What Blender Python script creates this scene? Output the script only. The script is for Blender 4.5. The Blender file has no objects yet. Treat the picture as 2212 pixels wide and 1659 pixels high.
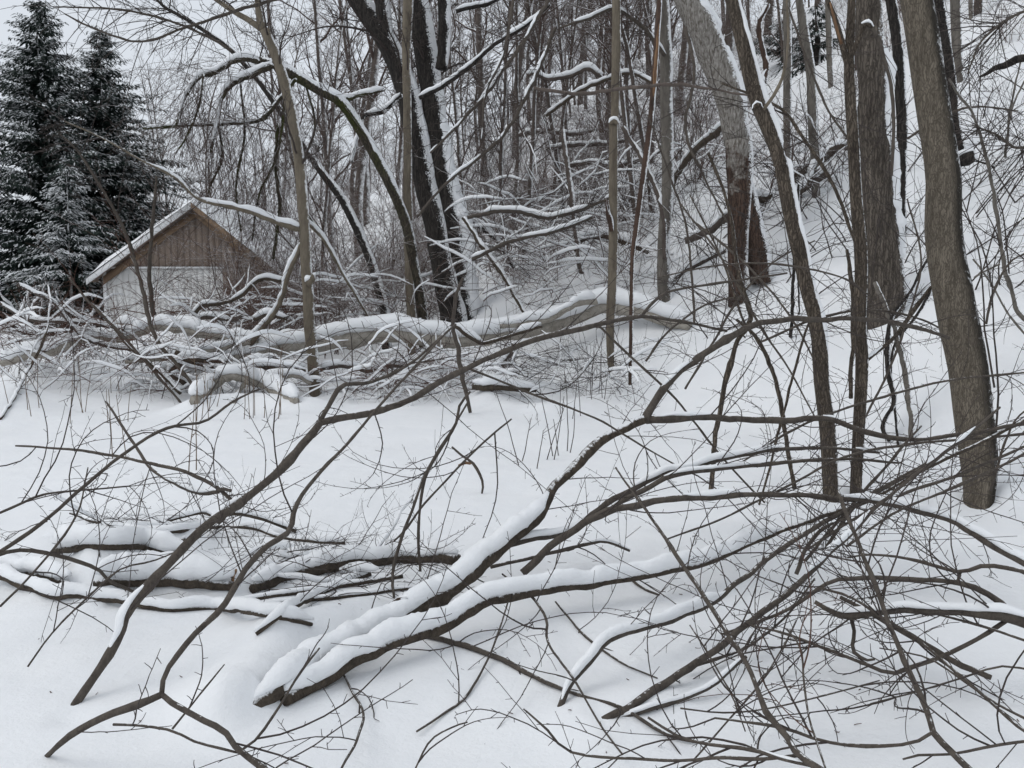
import bpy, math, random
import numpy as np
from math import radians, sin, cos, pi, sqrt

# ------------------------------------------------------------------ camera, sky, sun, exposure
scene = bpy.context.scene
COL = scene.collection
FP = 1916.0; CX = 1106.0; CY = 829.5          # focal length and centre, in units of a 2212 px wide frame
CAMZ = 1.6; PITCH = radians(5.9)
cd = bpy.data.cameras.new('camera'); cam = bpy.data.objects.new('camera', cd); COL.objects.link(cam)
cd.sensor_width = 36; cd.lens = 36*FP/2212; cd.clip_end = 3000; cd.clip_start = 0.05
cam.location = (0, 0, CAMZ); cam.rotation_euler = (pi/2-PITCH, 0, 0)
scene.camera = cam
SUN_EL, SUN_AZ = radians(52), radians(-105)   # azimuth from +Y, clockwise
w = bpy.data.worlds.new('World'); scene.world = w; w.use_nodes = True
nt = w.node_tree; nt.nodes.clear()
sky = nt.nodes.new('ShaderNodeTexSky'); sky.sky_type = 'NISHITA'; sky.sun_disc = False
sky.sun_elevation = SUN_EL; sky.sun_rotation = SUN_AZ; sky.air_density = 1.0; sky.dust_density = 3.0; sky.ozone_density = 1.0
hs = nt.nodes.new('ShaderNodeHueSaturation'); hs.inputs['Saturation'].default_value = 0.35
mx = nt.nodes.new('ShaderNodeMix'); mx.data_type = 'RGBA'; mx.inputs[0].default_value = 0.75
mx.inputs[7].default_value = (7.6, 8.1, 8.75, 1)     # an even layer of cloud
bg = nt.nodes.new('ShaderNodeBackground'); bg.inputs['Strength'].default_value = 0.095
wo = nt.nodes.new('ShaderNodeOutputWorld')
nt.links.new(sky.outputs[0], hs.inputs['Color']); nt.links.new(hs.outputs[0], mx.inputs[6])
nt.links.new(mx.outputs[2], bg.inputs[0]); nt.links.new(bg.outputs[0], wo.inputs[0])
sd = bpy.data.lights.new('sun', 'SUN'); sd.energy = 0.6; sd.angle = radians(35); sd.color = (1.0, 0.97, 0.93)
so = bpy.data.objects.new('sun', sd); COL.objects.link(so)
so.rotation_euler = (pi/2-SUN_EL, 0, -SUN_AZ + pi)
from mathutils import Vector
_d = Vector((sin(SUN_AZ)*cos(SUN_EL), cos(SUN_AZ)*cos(SUN_EL), sin(SUN_EL)))
so.rotation_euler = (-_d).to_track_quat('-Z', 'Y').to_euler()
vs = scene.view_settings
vs.view_transform = 'Standard'; vs.look = 'None'; vs.gamma = 1; vs.use_curve_mapping = False
vs.exposure = 0.18
scene.cycles.use_adaptive_sampling = True; scene.cycles.adaptive_threshold = 0.025; scene.cycles.max_bounces = 4; scene.cycles.diffuse_bounces = 2; scene.cycles.glossy_bounces = 1
scene.cycles.transmission_bounces = 1; scene.cycles.volume_bounces = 0; scene.cycles.use_denoising = True
try: scene.cycles.denoiser = 'OPENIMAGEDENOISE'
except Exception: pass

# ------------------------------------------------------------------ helpers
RNG = np.random.default_rng(7)
def ray(px, py):
    a, b = (px-CX)/FP, (CY-py)/FP
    return np.array([a, cos(PITCH)+b*sin(PITCH), -sin(PITCH)+b*cos(PITCH)])
def at(px, py, Y):
    d = ray(px, py); k = Y/d[1]
    return np.array([0, 0, CAMZ]) + d*k

def _hash(ix, iy, seed):
    h = (ix*374761393 + iy*668265263 + seed*974634777) & 0xffffffff
    h = ((h ^ (h >> 13))*1274126177) & 0xffffffff
    return ((h ^ (h >> 16)) & 0xffff)/65535.0
def vnoise(x, y, seed=0):
    x = np.asarray(x, float); y = np.asarray(y, float)
    ix = np.floor(x).astype(np.int64); iy = np.floor(y).astype(np.int64)
    fx = x-ix; fy = y-iy; fx = fx*fx*(3-2*fx); fy = fy*fy*(3-2*fy)
    a = _hash(ix, iy, seed); b = _hash(ix+1, iy, seed); c = _hash(ix, iy+1, seed); d = _hash(ix+1, iy+1, seed)
    return (a*(1-fx)+b*fx)*(1-fy)+(c*(1-fx)+d*fx)*fy - 0.5

TOE_Y = np.array([-60, -10, 0, 4, 6.5, 9, 12, 14, 16, 18, 24, 31, 40, 60, 120, 600.])
TOE_X = np.array([22, 7, 5.2, 4.2, 3.4, 2.6, 1.4, 0.1, -2.0, -3.8, -6.4, -7.8, -14, -26, -50, -240.])
def hbase(x, y):
    x = np.asarray(x, float); y = np.asarray(y, float)
    t = 0.0
    for o, wgt in ((-1.2, .25), (0, .5), (1.2, .25)):
        t = t + wgt*np.interp(y+o, TOE_Y, TOE_X)
    s = np.maximum(0, (x-t)*0.8)
    s = 70*(1-np.exp(-s/70))
    z = 0.74*(np.sqrt(s*s+1.44)-1.2)
    z = z + np.clip((y-14)/20, 0, 1)**2*0.35
    z = z + 0.15*vnoise(x*0.45+3, y*0.45, 1)+0.04*vnoise(x*1.4, y*1.4, 2)+.012*vnoise(x*4.3, y*4.3, 7)+.006*vnoise(x*9.1, y*9.1, 8)
    far = np.clip((np.hypot(x, y)-8)/30, 0, 1)
    z = z + far*(0.9*vnoise(x*0.12, y*0.12, 5)+0.35*vnoise(x*0.35, y*0.35, 6))
    return z
MOUNDS = []      # (polyline Nx2, radius, height)
def hfull(x, y):
    x = np.asarray(x, float); y = np.asarray(y, float)
    z = hbase(x, y)
    for P, R, H, pw in MOUNDS:
        d2 = np.full(np.broadcast(x, y).shape, 1e9)
        near = (x > P[:, 0].min()-3*R) & (x < P[:, 0].max()+3*R) & (y > P[:, 1].min()-3*R) & (y < P[:, 1].max()+3*R)
        if not np.any(near): continue
        for a, b in zip(P[:-1], P[1:]) if len(P) > 1 else [(P[0], P[0])]:
            ab = b-a; L = max(1e-9, ab@ab)
            t = np.clip(((x-a[0])*ab[0]+(y-a[1])*ab[1])/L, 0, 1)
            d2 = np.minimum(d2, (x-a[0]-t*ab[0])**2+(y-a[1]-t*ab[1])**2)
        d = np.sqrt(d2)/R*(1+0.35*vnoise(x*4/R*0.2, y*4/R*0.2, 9))
        z = z + np.where(near, H*np.exp(-d**pw)*(1+0.5*vnoise(x*1.7, y*1.7, 3)), 0)
    return z
def G(px, py, h=None):
    h = h or hfull
    d = ray(px, py); Y = np.concatenate([np.arange(1.5, 30, .05), np.arange(30, 300, .5)])
    X = d[0]/d[1]*Y; Z = CAMZ + d[2]/d[1]*Y
    below = Z < h(X, Y)
    if not below.any(): return np.array([d[0]/d[1]*300, 300., 60.])
    i = int(np.argmax(below))
    if i > 0:
        z0 = Z[i-1:i+1]-h(X[i-1:i+1], Y[i-1:i+1]); f = z0[0]/(z0[0]-z0[1]+1e-9); y = Y[i-1]+f*(Y[i]-Y[i-1])
    else: y = Y[0]
    p = np.array([d[0]/d[1]*y, y, 0]); p[2] = float(h(p[0], p[1]))
    return p

def catmull(P, n):
    """n+1 points, even along a centripetal spline through the rows of P (any number of columns; first 3 are the place)."""
    P = np.asarray(P, float)
    if len(P) == 2: 
        t = np.linspace(0, 1, n+1)[:, None]; return P[0]*(1-t)+P[1]*t
    Q = np.vstack([2*P[0]-P[1], P, 2*P[-1]-P[-2]])
    out = []
    for i in range(1, len(Q)-2):
        p0, p1, p2, p3 = Q[i-1], Q[i], Q[i+1], Q[i+2]
        t = np.linspace(0, 1, 17)[:-1, None]
        out.append(0.5*((2*p1)+(-p0+p2)*t+(2*p0-5*p1+4*p2-p3)*t**2+(-p0+3*p1-3*p2+p3)*t**3))
    out.append(P[-1:]); S = np.vstack(out)
    L = np.concatenate([[0], np.cumsum(np.linalg.norm(np.diff(S[:, :3], axis=0), axis=1))])
    t = np.linspace(0, L[-1], n+1)
    return np.stack([np.interp(t, L, S[:, c]) for c in range(S.shape[1])], axis=1)
def arclen(P): return float(np.linalg.norm(np.diff(P[:, :3], axis=0), axis=1).sum())

class Batch:
    """collects tubes (and other quads) and links them as ONE mesh."""
    def __init__(self): self.t = {}; self.V = []; self.F = []; self.UV = []; self.n = 0; self.T = []
    def tube(self, P, R, sides=4):
        self.t.setdefault((len(P), sides), []).append((np.asarray(P, float), np.asarray(R, float)))
    def raw(self, V, quads=None, tris=None):
        V = np.asarray(V, float)
        self.V.append(V)
        if quads is not None and len(quads): self.F.append(np.asarray(quads, np.int64)+self.n)
        if tris is not None and len(tris): self.T.append(np.asarray(tris, np.int64)+self.n)
        self.n += len(V)
    def _flush(self):
        for (k, m), items in self.t.items():
            P = np.stack([a for a, b in items]); R = np.stack([b for a, b in items]); N = len(items)
            T = np.empty_like(P); T[:, 1:-1] = P[:, 2:]-P[:, :-2]; T[:, 0] = P[:, 1]-P[:, 0]; T[:, -1] = P[:, -1]-P[:, -2]
            T /= np.linalg.norm(T, axis=2, keepdims=True)+1e-12
            ref = np.where(np.abs(T[:, :1, 2:3]) < 0.8, np.array([0, 0, 1.]), np.array([0, 1., 0]))
            u = np.cross(T[:, 0], ref[:, 0]); u /= np.linalg.norm(u, axis=1, keepdims=True)+1e-12
            U = np.empty_like(P); U[:, 0] = u
            for i in range(1, k):
                u = u-(u*T[:, i]).sum(1, keepdims=True)*T[:, i]; u = u/(np.linalg.norm(u, axis=1, keepdims=True)+1e-12); U[:, i] = u
            W = np.cross(T, U)
            a = np.arange(m)*2*pi/m
            V = P[:, :, None]+R[:, :, None, None]*(U[:, :, None]*np.cos(a)[None, None, :, None]+W[:, :, None]*np.sin(a)[None, None, :, None])
            base = (np.arange(N)*k*m)[:, None, None]+(np.arange(k-1)*m)[None, :, None]
            j = np.arange(m); j2 = (j+1) % m
            Q = np.stack([base+j, base+j2, base+m+j2, base+m+j], axis=-1).reshape(-1, 4)
            self.raw(V.reshape(-1, 3), quads=Q)
            if m >= 4:
                caps = []
                for e in (0, k-1):
                    b0 = (np.arange(N)*k*m)+e*m
                    for q in range(1, m-1):
                        tri = np.stack([b0, b0+q, b0+q+1], axis=-1)
                        caps.append(tri if e else tri[:, ::-1])
                self.T.append(np.concatenate(caps)+self.n-len(V.reshape(-1, 3)))
        self.t = {}
    def build(self, name, mat, parent=None, smooth=True):
        self._flush()
        if not self.n: return None
        V = np.concatenate(self.V); me = bpy.data.meshes.new(name)
        Q = np.concatenate(self.F) if self.F else np.zeros((0, 4), np.int64)
        T = np.concatenate(self.T) if self.T else np.zeros((0, 3), np.int64)
        me.vertices.add(len(V)); me.vertices.foreach_set('co', V.astype(np.float32).ravel())
        nl = Q.size+T.size; me.loops.add(nl); me.loops.foreach_set('vertex_index', np.concatenate([Q.ravel(), T.ravel()]).astype(np.int32))
        npoly = len(Q)+len(T); me.polygons.add(npoly)
        tot = np.concatenate([np.full(len(Q), 4), np.full(len(T), 3)]).astype(np.int32)
        st = np.concatenate([[0], np.cumsum(tot)[:-1]]).astype(np.int32)
        me.polygons.foreach_set('loop_start', st); me.polygons.foreach_set('loop_total', tot)
        if smooth: me.polygons.foreach_set('use_smooth', np.ones(npoly, bool))
        me.update(calc_edges=True); me.validate()
        if mat: me.materials.append(mat)
        return link(name, me, parent)
def link(name, me, parent=None):
    o = bpy.data.objects.new(name, me); COL.objects.link(o)
    if parent is not None: o.parent = parent; o.matrix_parent_inverse = inv_of(parent)
    return o
_loc = {}
def inv_of(p):
    from mathutils import Matrix
    q = p; off = Vector((0, 0, 0))
    while q is not None: off += q.location; q = q.parent
    return Matrix.Translation(-off) if p.parent is None else Matrix.Identity(4)
def thing(name, label, cat, loc, group=None):
    o = bpy.data.objects.new(name, None); COL.objects.link(o); o.location = [float(v) for v in loc]; o.empty_display_size = .1
    o['label'] = label; o['category'] = cat
    if group: o['group'] = group
    return o
def tag(o, label=None, cat=None, group=None, kind=None):
    for k, v in (('label', label), ('category', cat), ('group', group), ('kind', kind)):
        if v: o[k] = v
    return o

# ------------------------------------------------------------------ materials
def nodes(name):
    m = bpy.data.materials.new(name); m.use_nodes = True; t = m.node_tree; t.nodes.clear()
    out = t.nodes.new('ShaderNodeOutputMaterial'); p = t.nodes.new('ShaderNodeBsdfPrincipled'); t.links.new(p.outputs[0], out.inputs[0])
    return m, t, p
def N(t, kind, **kw):
    n = t.nodes.new(kind)
    for k, v in kw.items():
        if k in n.inputs.keys(): n.inputs[k].default_value = v
        else: setattr(n, k, v)
    return n
def noise(t, vec, scale, detail=4, rough=.6):
    n = N(t, 'ShaderNodeTexNoise', Scale=scale, Detail=detail, Roughness=rough); t.links.new(vec, n.inputs['Vector']); return n
def ramp(t, fac, stops):
    r = t.nodes.new('ShaderNodeValToRGB'); e = r.color_ramp.elements
    while len(e) < len(stops): e.new(.5)
    for i, (p, c) in enumerate(stops): e[i].position = p; e[i].color = (*c, 1) if len(c) == 3 else c
    t.links.new(fac, r.inputs[0]); return r
SNOW = (0.855, 0.865, 0.875)
def snow_mat(name='snow', bump=.25):
    m, t, p = nodes(name); co = N(t, 'ShaderNodeTexCoord'); 
    g = t.nodes.new('ShaderNodeNewGeometry')
    n1 = noise(t, g.outputs['Position'], 2.2, 5); n2 = noise(t, g.outputs['Position'], 70, 3)
    c = ramp(t, n1.outputs['Fac'], [(.3, (.82, .835, .852)), (.7, SNOW)])
    t.links.new(c.outputs[0], p.inputs['Base Color']); p.inputs['Roughness'].default_value = .75
    p.inputs['Specular IOR Level'].default_value = .25
    b1 = N(t, 'ShaderNodeBump', Strength=bump, Distance=.012); t.links.new(n2.outputs['Fac'], b1.inputs['Height'])
    n3 = noise(t, g.outputs['Position'], 9, 4); b2 = N(t, 'ShaderNodeBump', Strength=.35, Distance=.03)
    t.links.new(n3.outputs['Fac'], b2.inputs['Height']); t.links.new(b1.outputs[0], b2.inputs['Normal']); t.links.new(b2.outputs[0], p.inputs['Normal'])
    return m
def bark_mat(name, a, b, snow_dir=None, thr=.6, soft=.12, speck=.35, scale=9, stretch=6, moss=None, bump=.6, fissure=0, wet=None, patches=None):
    """bark of two tones, grain along z; snow stuck to the side that faces snow_dir, broken up by noise."""
    m, t, p = nodes(name); g = t.nodes.new('ShaderNodeNewGeometry')
    mp = N(t, 'ShaderNodeMapping'); mp.inputs['Scale'].default_value = (1, 1, 1.0/stretch); t.links.new(g.outputs['Position'], mp.inputs[0])
    n1 = noise(t, mp.outputs[0], scale, 6, .65); n2 = noise(t, mp.outputs[0], scale*4.5, 4, .7)
    mixn = N(t, 'ShaderNodeMath', operation='MULTIPLY_ADD'); t.links.new(n2.outputs['Fac'], mixn.inputs[0]); mixn.inputs[1].default_value = .6; 
    t.links.new(n1.outputs['Fac'], mixn.inputs[2])
    c = ramp(t, mixn.outputs[0], [(.55, b), (1.0, a)])
    col = c.outputs[0]
    if moss:
        n4 = noise(t, g.outputs['Position'], 1.1, 3); r4 = ramp(t, n4.outputs['Fac'], [(.48, (0, 0, 0)), (.62, (1, 1, 1))])
        mm = N(t, 'ShaderNodeMix', data_type='RGBA'); t.links.new(r4.outputs[0], mm.inputs[0]); t.links.new(col, mm.inputs[6]); mm.inputs[7].default_value = (*moss, 1); col = mm.outputs[2]
    rough = .9; hgt = mixn.outputs[0]
    if fissure:
        mp2 = N(t, 'ShaderNodeMapping'); mp2.inputs['Scale'].default_value = (1, 1, .085); t.links.new(g.outputs['Position'], mp2.inputs[0])
        wn = noise(t, g.outputs['Position'], 7, 3); av = N(t, 'ShaderNodeVectorMath', operation='MULTIPLY_ADD'); t.links.new(wn.outputs['Color'], av.inputs[0]); av.inputs[1].default_value = (.09, .09, .03); t.links.new(mp2.outputs[0], av.inputs[2])
        vo = N(t, 'ShaderNodeTexVoronoi', Scale=fissure*1.7); vo.feature = 'DISTANCE_TO_EDGE'; t.links.new(av.outputs[0], vo.inputs['Vector'])
        fr = N(t, 'ShaderNodeMapRange'); t.links.new(vo.outputs['Distance'], fr.inputs[0]); fr.inputs[1].default_value = -.06; fr.inputs[2].default_value = .20
        mf = N(t, 'ShaderNodeMix', data_type='RGBA'); t.links.new(fr.outputs[0], mf.inputs[0]); mf.inputs[6].default_value = (b[0]*.5, b[1]*.5, b[2]*.5, 1); t.links.new(col, mf.inputs[7]); col = mf.outputs[2]
        ah = N(t, 'ShaderNodeMath', operation='ADD'); t.links.new(fr.outputs[0], ah.inputs[0]); t.links.new(mixn.outputs[0], ah.inputs[1]); hgt = ah.outputs[0]
    if patches:
        sx = N(t, 'ShaderNodeSeparateXYZ'); t.links.new(g.outputs['Position'], sx.inputs[0])
        pn = noise(t, g.outputs['Position'], 3.0, 4, .65); pm = N(t, 'ShaderNodeMath', operation='MULTIPLY_ADD'); t.links.new(pn.outputs['Fac'], pm.inputs[0]); pm.inputs[1].default_value = 3.2; t.links.new(sx.outputs['Z'], pm.inputs[2])
        pr = N(t, 'ShaderNodeMapRange'); t.links.new(pm.outputs[0], pr.inputs[0]); pr.inputs[1].default_value = patches+1.5; pr.inputs[2].default_value = patches+1.8
        pc = ramp(t, n2.outputs['Fac'], [(.38, (.11, .095, .08)), (.5, (.22, .205, .185)), (.68, (.36, .34, .315))])
        pp = N(t, 'ShaderNodeMix', data_type='RGBA'); t.links.new(pr.outputs[0], pp.inputs[0]); t.links.new(col, pp.inputs[6]); t.links.new(pc.outputs[0], pp.inputs[7]); col = pp.outputs[2]
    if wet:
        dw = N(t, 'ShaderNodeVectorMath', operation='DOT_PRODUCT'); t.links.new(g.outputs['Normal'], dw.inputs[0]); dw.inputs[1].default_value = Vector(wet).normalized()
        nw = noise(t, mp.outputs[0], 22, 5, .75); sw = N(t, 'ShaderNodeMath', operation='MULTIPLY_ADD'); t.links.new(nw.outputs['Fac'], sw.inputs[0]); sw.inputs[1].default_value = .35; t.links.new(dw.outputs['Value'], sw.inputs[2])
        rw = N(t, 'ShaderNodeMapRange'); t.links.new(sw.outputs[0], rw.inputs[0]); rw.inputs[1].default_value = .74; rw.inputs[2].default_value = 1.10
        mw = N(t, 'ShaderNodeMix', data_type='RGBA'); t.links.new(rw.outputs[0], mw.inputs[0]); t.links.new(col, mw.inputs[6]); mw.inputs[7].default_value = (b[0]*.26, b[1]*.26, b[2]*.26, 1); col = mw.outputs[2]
    if snow_dir is not None:
        d = Vector(snow_dir).normalized()
        dt = N(t, 'ShaderNodeVectorMath', operation='DOT_PRODUCT'); t.links.new(g.outputs['Normal'], dt.inputs[0]); dt.inputs[1].default_value = d
        n3 = noise(t, g.outputs['Position'], 38, 3, .7); n5 = noise(t, g.outputs['Position'], 5, 3, .6)
        s = N(t, 'ShaderNodeMath', operation='MULTIPLY_ADD'); t.links.new(n3.outputs['Fac'], s.inputs[0]); s.inputs[1].default_value = speck*2; t.links.new(dt.outputs['Value'], s.inputs[2])
        s2 = N(t, 'ShaderNodeMath', operation='MULTIPLY_ADD'); t.links.new(n5.outputs['Fac'], s2.inputs[0]); s2.inputs[1].default_value = speck*1.4; t.links.new(s.outputs[0], s2.inputs[2])
        mr = N(t, 'ShaderNodeMapRange'); t.links.new(s2.outputs[0], mr.inputs[0]); lo = thr+speck*1.7; mr.inputs[1].default_value = lo; mr.inputs[2].default_value = lo+soft
        ms = N(t, 'ShaderNodeMix', data_type='RGBA'); t.links.new(mr.outputs[0], ms.inputs[0]); t.links.new(col, ms.inputs[6]); ms.inputs[7].default_value = (*SNOW, 1); col = ms.outputs[2]
    t.links.new(col, p.inputs['Base Color']); p.inputs['Roughness'].default_value = rough; p.inputs['Specular IOR Level'].default_value = .2
    if bump:
        bp = N(t, 'ShaderNodeBump', Strength=bump, Distance=.01); t.links.new(hgt, bp.inputs['Height']); t.links.new(bp.outputs[0], p.inputs['Normal'])
    return m
def plain(name, a, b, scale=8, stretch=(1, 1, 1), rough=.8):
    m, t, p = nodes(name); g = t.nodes.new('ShaderNodeNewGeometry'); mp = N(t, 'ShaderNodeMapping'); mp.inputs['Scale'].default_value = stretch
    t.links.new(g.outputs['Position'], mp.inputs[0]); n1 = noise(t, mp.outputs[0], scale, 5)
    c = ramp(t, n1.outputs['Fac'], [(.3, a), (.7, b)]); t.links.new(c.outputs[0], p.inputs['Base Color']); p.inputs['Roughness'].default_value = rough
    p.inputs['Specular IOR Level'].default_value = .25
    return m
SR = (.85, -.1, .3)     # the storm came from the right
M = dict(
    snow=snow_mat(),
    fg=bark_mat('sapling_bark', (.115, .098, .082), (.048, .040, .035), (0, 0, 1), 1.0, .12, .35, 30, 2),
    fglog=bark_mat('fallen_stem_bark', (.105, .084, .064), (.034, .028, .023), (0, -.1, 1), .70, .2, .5, 26, 1.5, bump=.9),
    twig=plain('twig_bark', (.036, .029, .026), (.072, .058, .052), 12),
    redtwig=plain('reddish_twig_bark', (.070, .038, .030), (.12, .068, .05), 12),
    dark=bark_mat('dark_bark', (.062, .054, .048), (.018, .016, .015), SR, .52, .10, .6, 11, 5, bump=1.0, fissure=17),
    tan=bark_mat('tan_bark', (.185, .158, .120), (.085, .070, .054), SR, .84, .12, .4, 10, 4, bump=.4),
    moss=bark_mat('mossy_bark', (.10, .085, .062), (.035, .030, .024), (.55, -.1, .8), .55, .10, .5, 10, 3, moss=(.055, .060, .018), fissure=20),
    grey=bark_mat('grey_bark', (.19, .172, .150), (.075, .067, .058), SR, .52, .15, .6, 9, 4),
    patch=bark_mat('patchy_bark', (.115, .074, .056), (.036, .026, .021), SR, .62, .12, .5, 9, 4, bump=.9, fissure=15, patches=3.6),
    redbrown=bark_mat('red_brown_bark', (.10, .065, .050), (.030, .021, .017), SR, .55, .15, .5, 9, 5, bump=.9),
    rough=bark_mat('rough_bark', (.165, .135, .105), (.050, .040, .032), SR, .80, .12, .5, 22, 6, bump=1.0, fissure=34),
    ridged=bark_mat('ridged_bark', (.175, .150, .124), (.045, .037, .031), SR, .72, .15, .6, 15, 8, bump=1.0, fissure=17),
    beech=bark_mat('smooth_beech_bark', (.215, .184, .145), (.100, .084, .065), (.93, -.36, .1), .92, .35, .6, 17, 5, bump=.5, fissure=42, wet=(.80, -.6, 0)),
    torn=plain('torn_wood', (.10, .055, .032), (.26, .155, .085), 40, (1, 1, .12)),
    back=bark_mat('woodland_bark', (.125, .102, .089), (.050, .041, .036), (.7, -.25, .4), .62, .15, .7, 8, 4, bump=0),
    backtwig=bark_mat('woodland_twig', (.110, .080, .069), (.056, .040, .035), (.1, 0, 1), .58, .2, .3, 6, 2, bump=0),
    redback=bark_mat('reddish_thicket', (.135, .086, .067), (.068, .044, .036), (.1, 0, 1), .58, .2, .3, 6, 2, bump=0),
    log=bark_mat('pale_log_bark', (.40, .37, .325), (.22, .20, .17), (0, -.1, 1), .8, .2, .5, 9, 1, bump=.5),
    stalk=plain('dry_stalk', (.12, .085, .06), (.19, .14, .10), 10),
)

# ------------------------------------------------------------------ snow resting on a branch
def snowcap(P, R, th, parent, seed=0, name='snow_cap', slack=1.0, sides=9, b=None):
    """lumpy roll of snow lying along the upper side of the tube P,R; th = depth of the snow at each point (<=0: none)."""
    n = len(P); T = np.gradient(P, axis=0); T /= np.linalg.norm(T, axis=1, keepdims=True)+1e-12
    U = np.array([0, 0, 1.])-T[:, 2:3]*T; ul = np.linalg.norm(U, axis=1); U /= ul[:, None]+1e-9
    S = np.cross(T, U); th = np.where(ul > .25, th*np.clip(ul, 0, 1), 0)
    runs = []; i = 0
    while i < n:
        if th[i] > .0015:
            j = i
            while j+1 < n and th[j+1] > .0015: j += 1
            if j-i >= 2: runs.append((i, j))
            i = j+1
        else: i += 1
    objs = []
    for (i, j) in runs:
        bb = b or Batch(); k = j-i+1; a = np.arange(sides)*2*pi/sides
        C12 = np.column_stack([P[i:j+1], R[i:j+1], th[i:j+1], U[i:j+1], S[i:j+1]]); near = b is None and P[i, 1] < 8
        if near: C12 = catmull(C12, int(np.clip(arclen(C12)/.016, 6, 260))); sides_ = 14
        else: sides_ = sides
        p, r, h, u, s = C12[:, :3], C12[:, 3], C12[:, 4], C12[:, 5:8], C12[:, 8:11]; k = len(p); a = np.arange(sides_)*2*pi/sides_
        kk = np.arange(k)*(.32 if near else 1.0)
        e = np.minimum(kk, kk[::-1])/2.5; e = np.clip(e, .08, 1)**.5
        if near: h = h*(1+.16*vnoise(kk*.9+seed, kk*0+1., 12)); p = p+s*(h*.25*vnoise(kk*.5+seed, kk*0+4., 13))[:, None]
        c = p+u*(r*.62+h*.40)[:, None]
        wd = (r*.84+h*.26*slack)*e; hb = (h*.62+r*.22)*e
        x, y = np.cos(a), np.sin(a)
        nz = 1+.17*vnoise(kk[:, None]*.55+seed*7.3, a[None, :]*1.6+seed, 11)+(.12*vnoise(kk[:, None]*2.6+seed, a[None, :]*3.1, 14)+.12*vnoise(kk[:, None]*6+seed, a[None, :]*5, 15) if near else 0)
        V = c[:, None]+nz[..., None]*(s[:, None]*(wd[:, None]*x)[..., None]+u[:, None]*(hb[:, None]*np.where(y < 0, y*.62, y))[..., None])
        n_ = sides_; q = np.arange(k-1)[:, None]*n_; jj = np.arange(n_); j2 = (jj+1) % n_
        Q = np.stack([q+jj, q+j2, q+n_+j2, q+n_+jj], -1).reshape(-1, 4)
        caps = [[0, qq+1, qq] for qq in range(1, n_-1)]+[[(k-1)*n_, (k-1)*n_+qq, (k-1)*n_+qq+1] for qq in range(1, n_-1)]
        bb.raw(V.reshape(-1, 3), Q, caps)
        if b is None: objs.append(bb.build(name, M['snow'], parent))
    return objs

# ------------------------------------------------------------------ growing wood
def wander(start, d, L, n, rng, wob=.12, grav=0.0):
    P = [np.array(start, float)]; d = np.array(d, float); d /= np.linalg.norm(d)
    for i in range(n):
        d = d+rng.normal(0, wob, 3)+np.array([0, 0, grav]); d /= np.linalg.norm(d); P.append(P[-1]+d*L/n)
    return np.array(P)
def side_dir(t, rng, ang):
    t = t/np.linalg.norm(t); r = rng.normal(0, 1, 3); r -= (r@t)*t; r /= np.linalg.norm(r)+1e-9
    return t*cos(ang)+r*sin(ang)
def twigs_on(b, P, n, L, r, rng, lo=.15, hi=1.0, sub=3, grav=0.0, up=0.0, sides=3, wob=.13, ang=(.5, 1.1)):
    """n twigs with spurs off the polyline P."""
    T = np.gradient(P, axis=0)
    for _ in range(n):
        t = lo+(hi-lo)*rng.random(); f = t*(len(P)-1); i = min(int(f), len(P)-2); p = P[i]+(P[i+1]-P[i])*(f-i)
        d = side_dir(T[i], rng, rng.uniform(*ang)); d[2] += up
        big = rng.random() < .22; l = L*rng.uniform(.35, 1.0)*(1.15-.5*t)*(1.7 if big else 1); Q = wander(p, d, l, 6, rng, wob*(.6 if big else 1), grav+rng.normal(0, .03)); r1 = r*rng.uniform(.8, 1.25)*(1.5 if big else 1)
        b.tube(Q, np.linspace(r1, r*.45, 7), sides)
        TQ = np.gradient(Q, axis=0)
        for _ in range(rng.integers(0, sub+1)):
            g = rng.uniform(.2, .95)*6; k = min(int(g), 5); q = Q[k]+(Q[k+1]-Q[k])*(g-k)
            W = wander(q, side_dir(TQ[k], rng, rng.uniform(.5, 1.2)), l*rng.uniform(.12, .5), 4, rng, wob, grav)
            b.tube(W, np.linspace(r*.7, r*.38, 5), sides)
            if rng.random() < .6:
                W2 = wander(W[2], side_dir(W[3]-W[2], rng, .8), l*rng.uniform(.04, .14), 2, rng, wob, grav); b.tube(W2, np.linspace(r*.55, r*.4, 3), sides)

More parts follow.
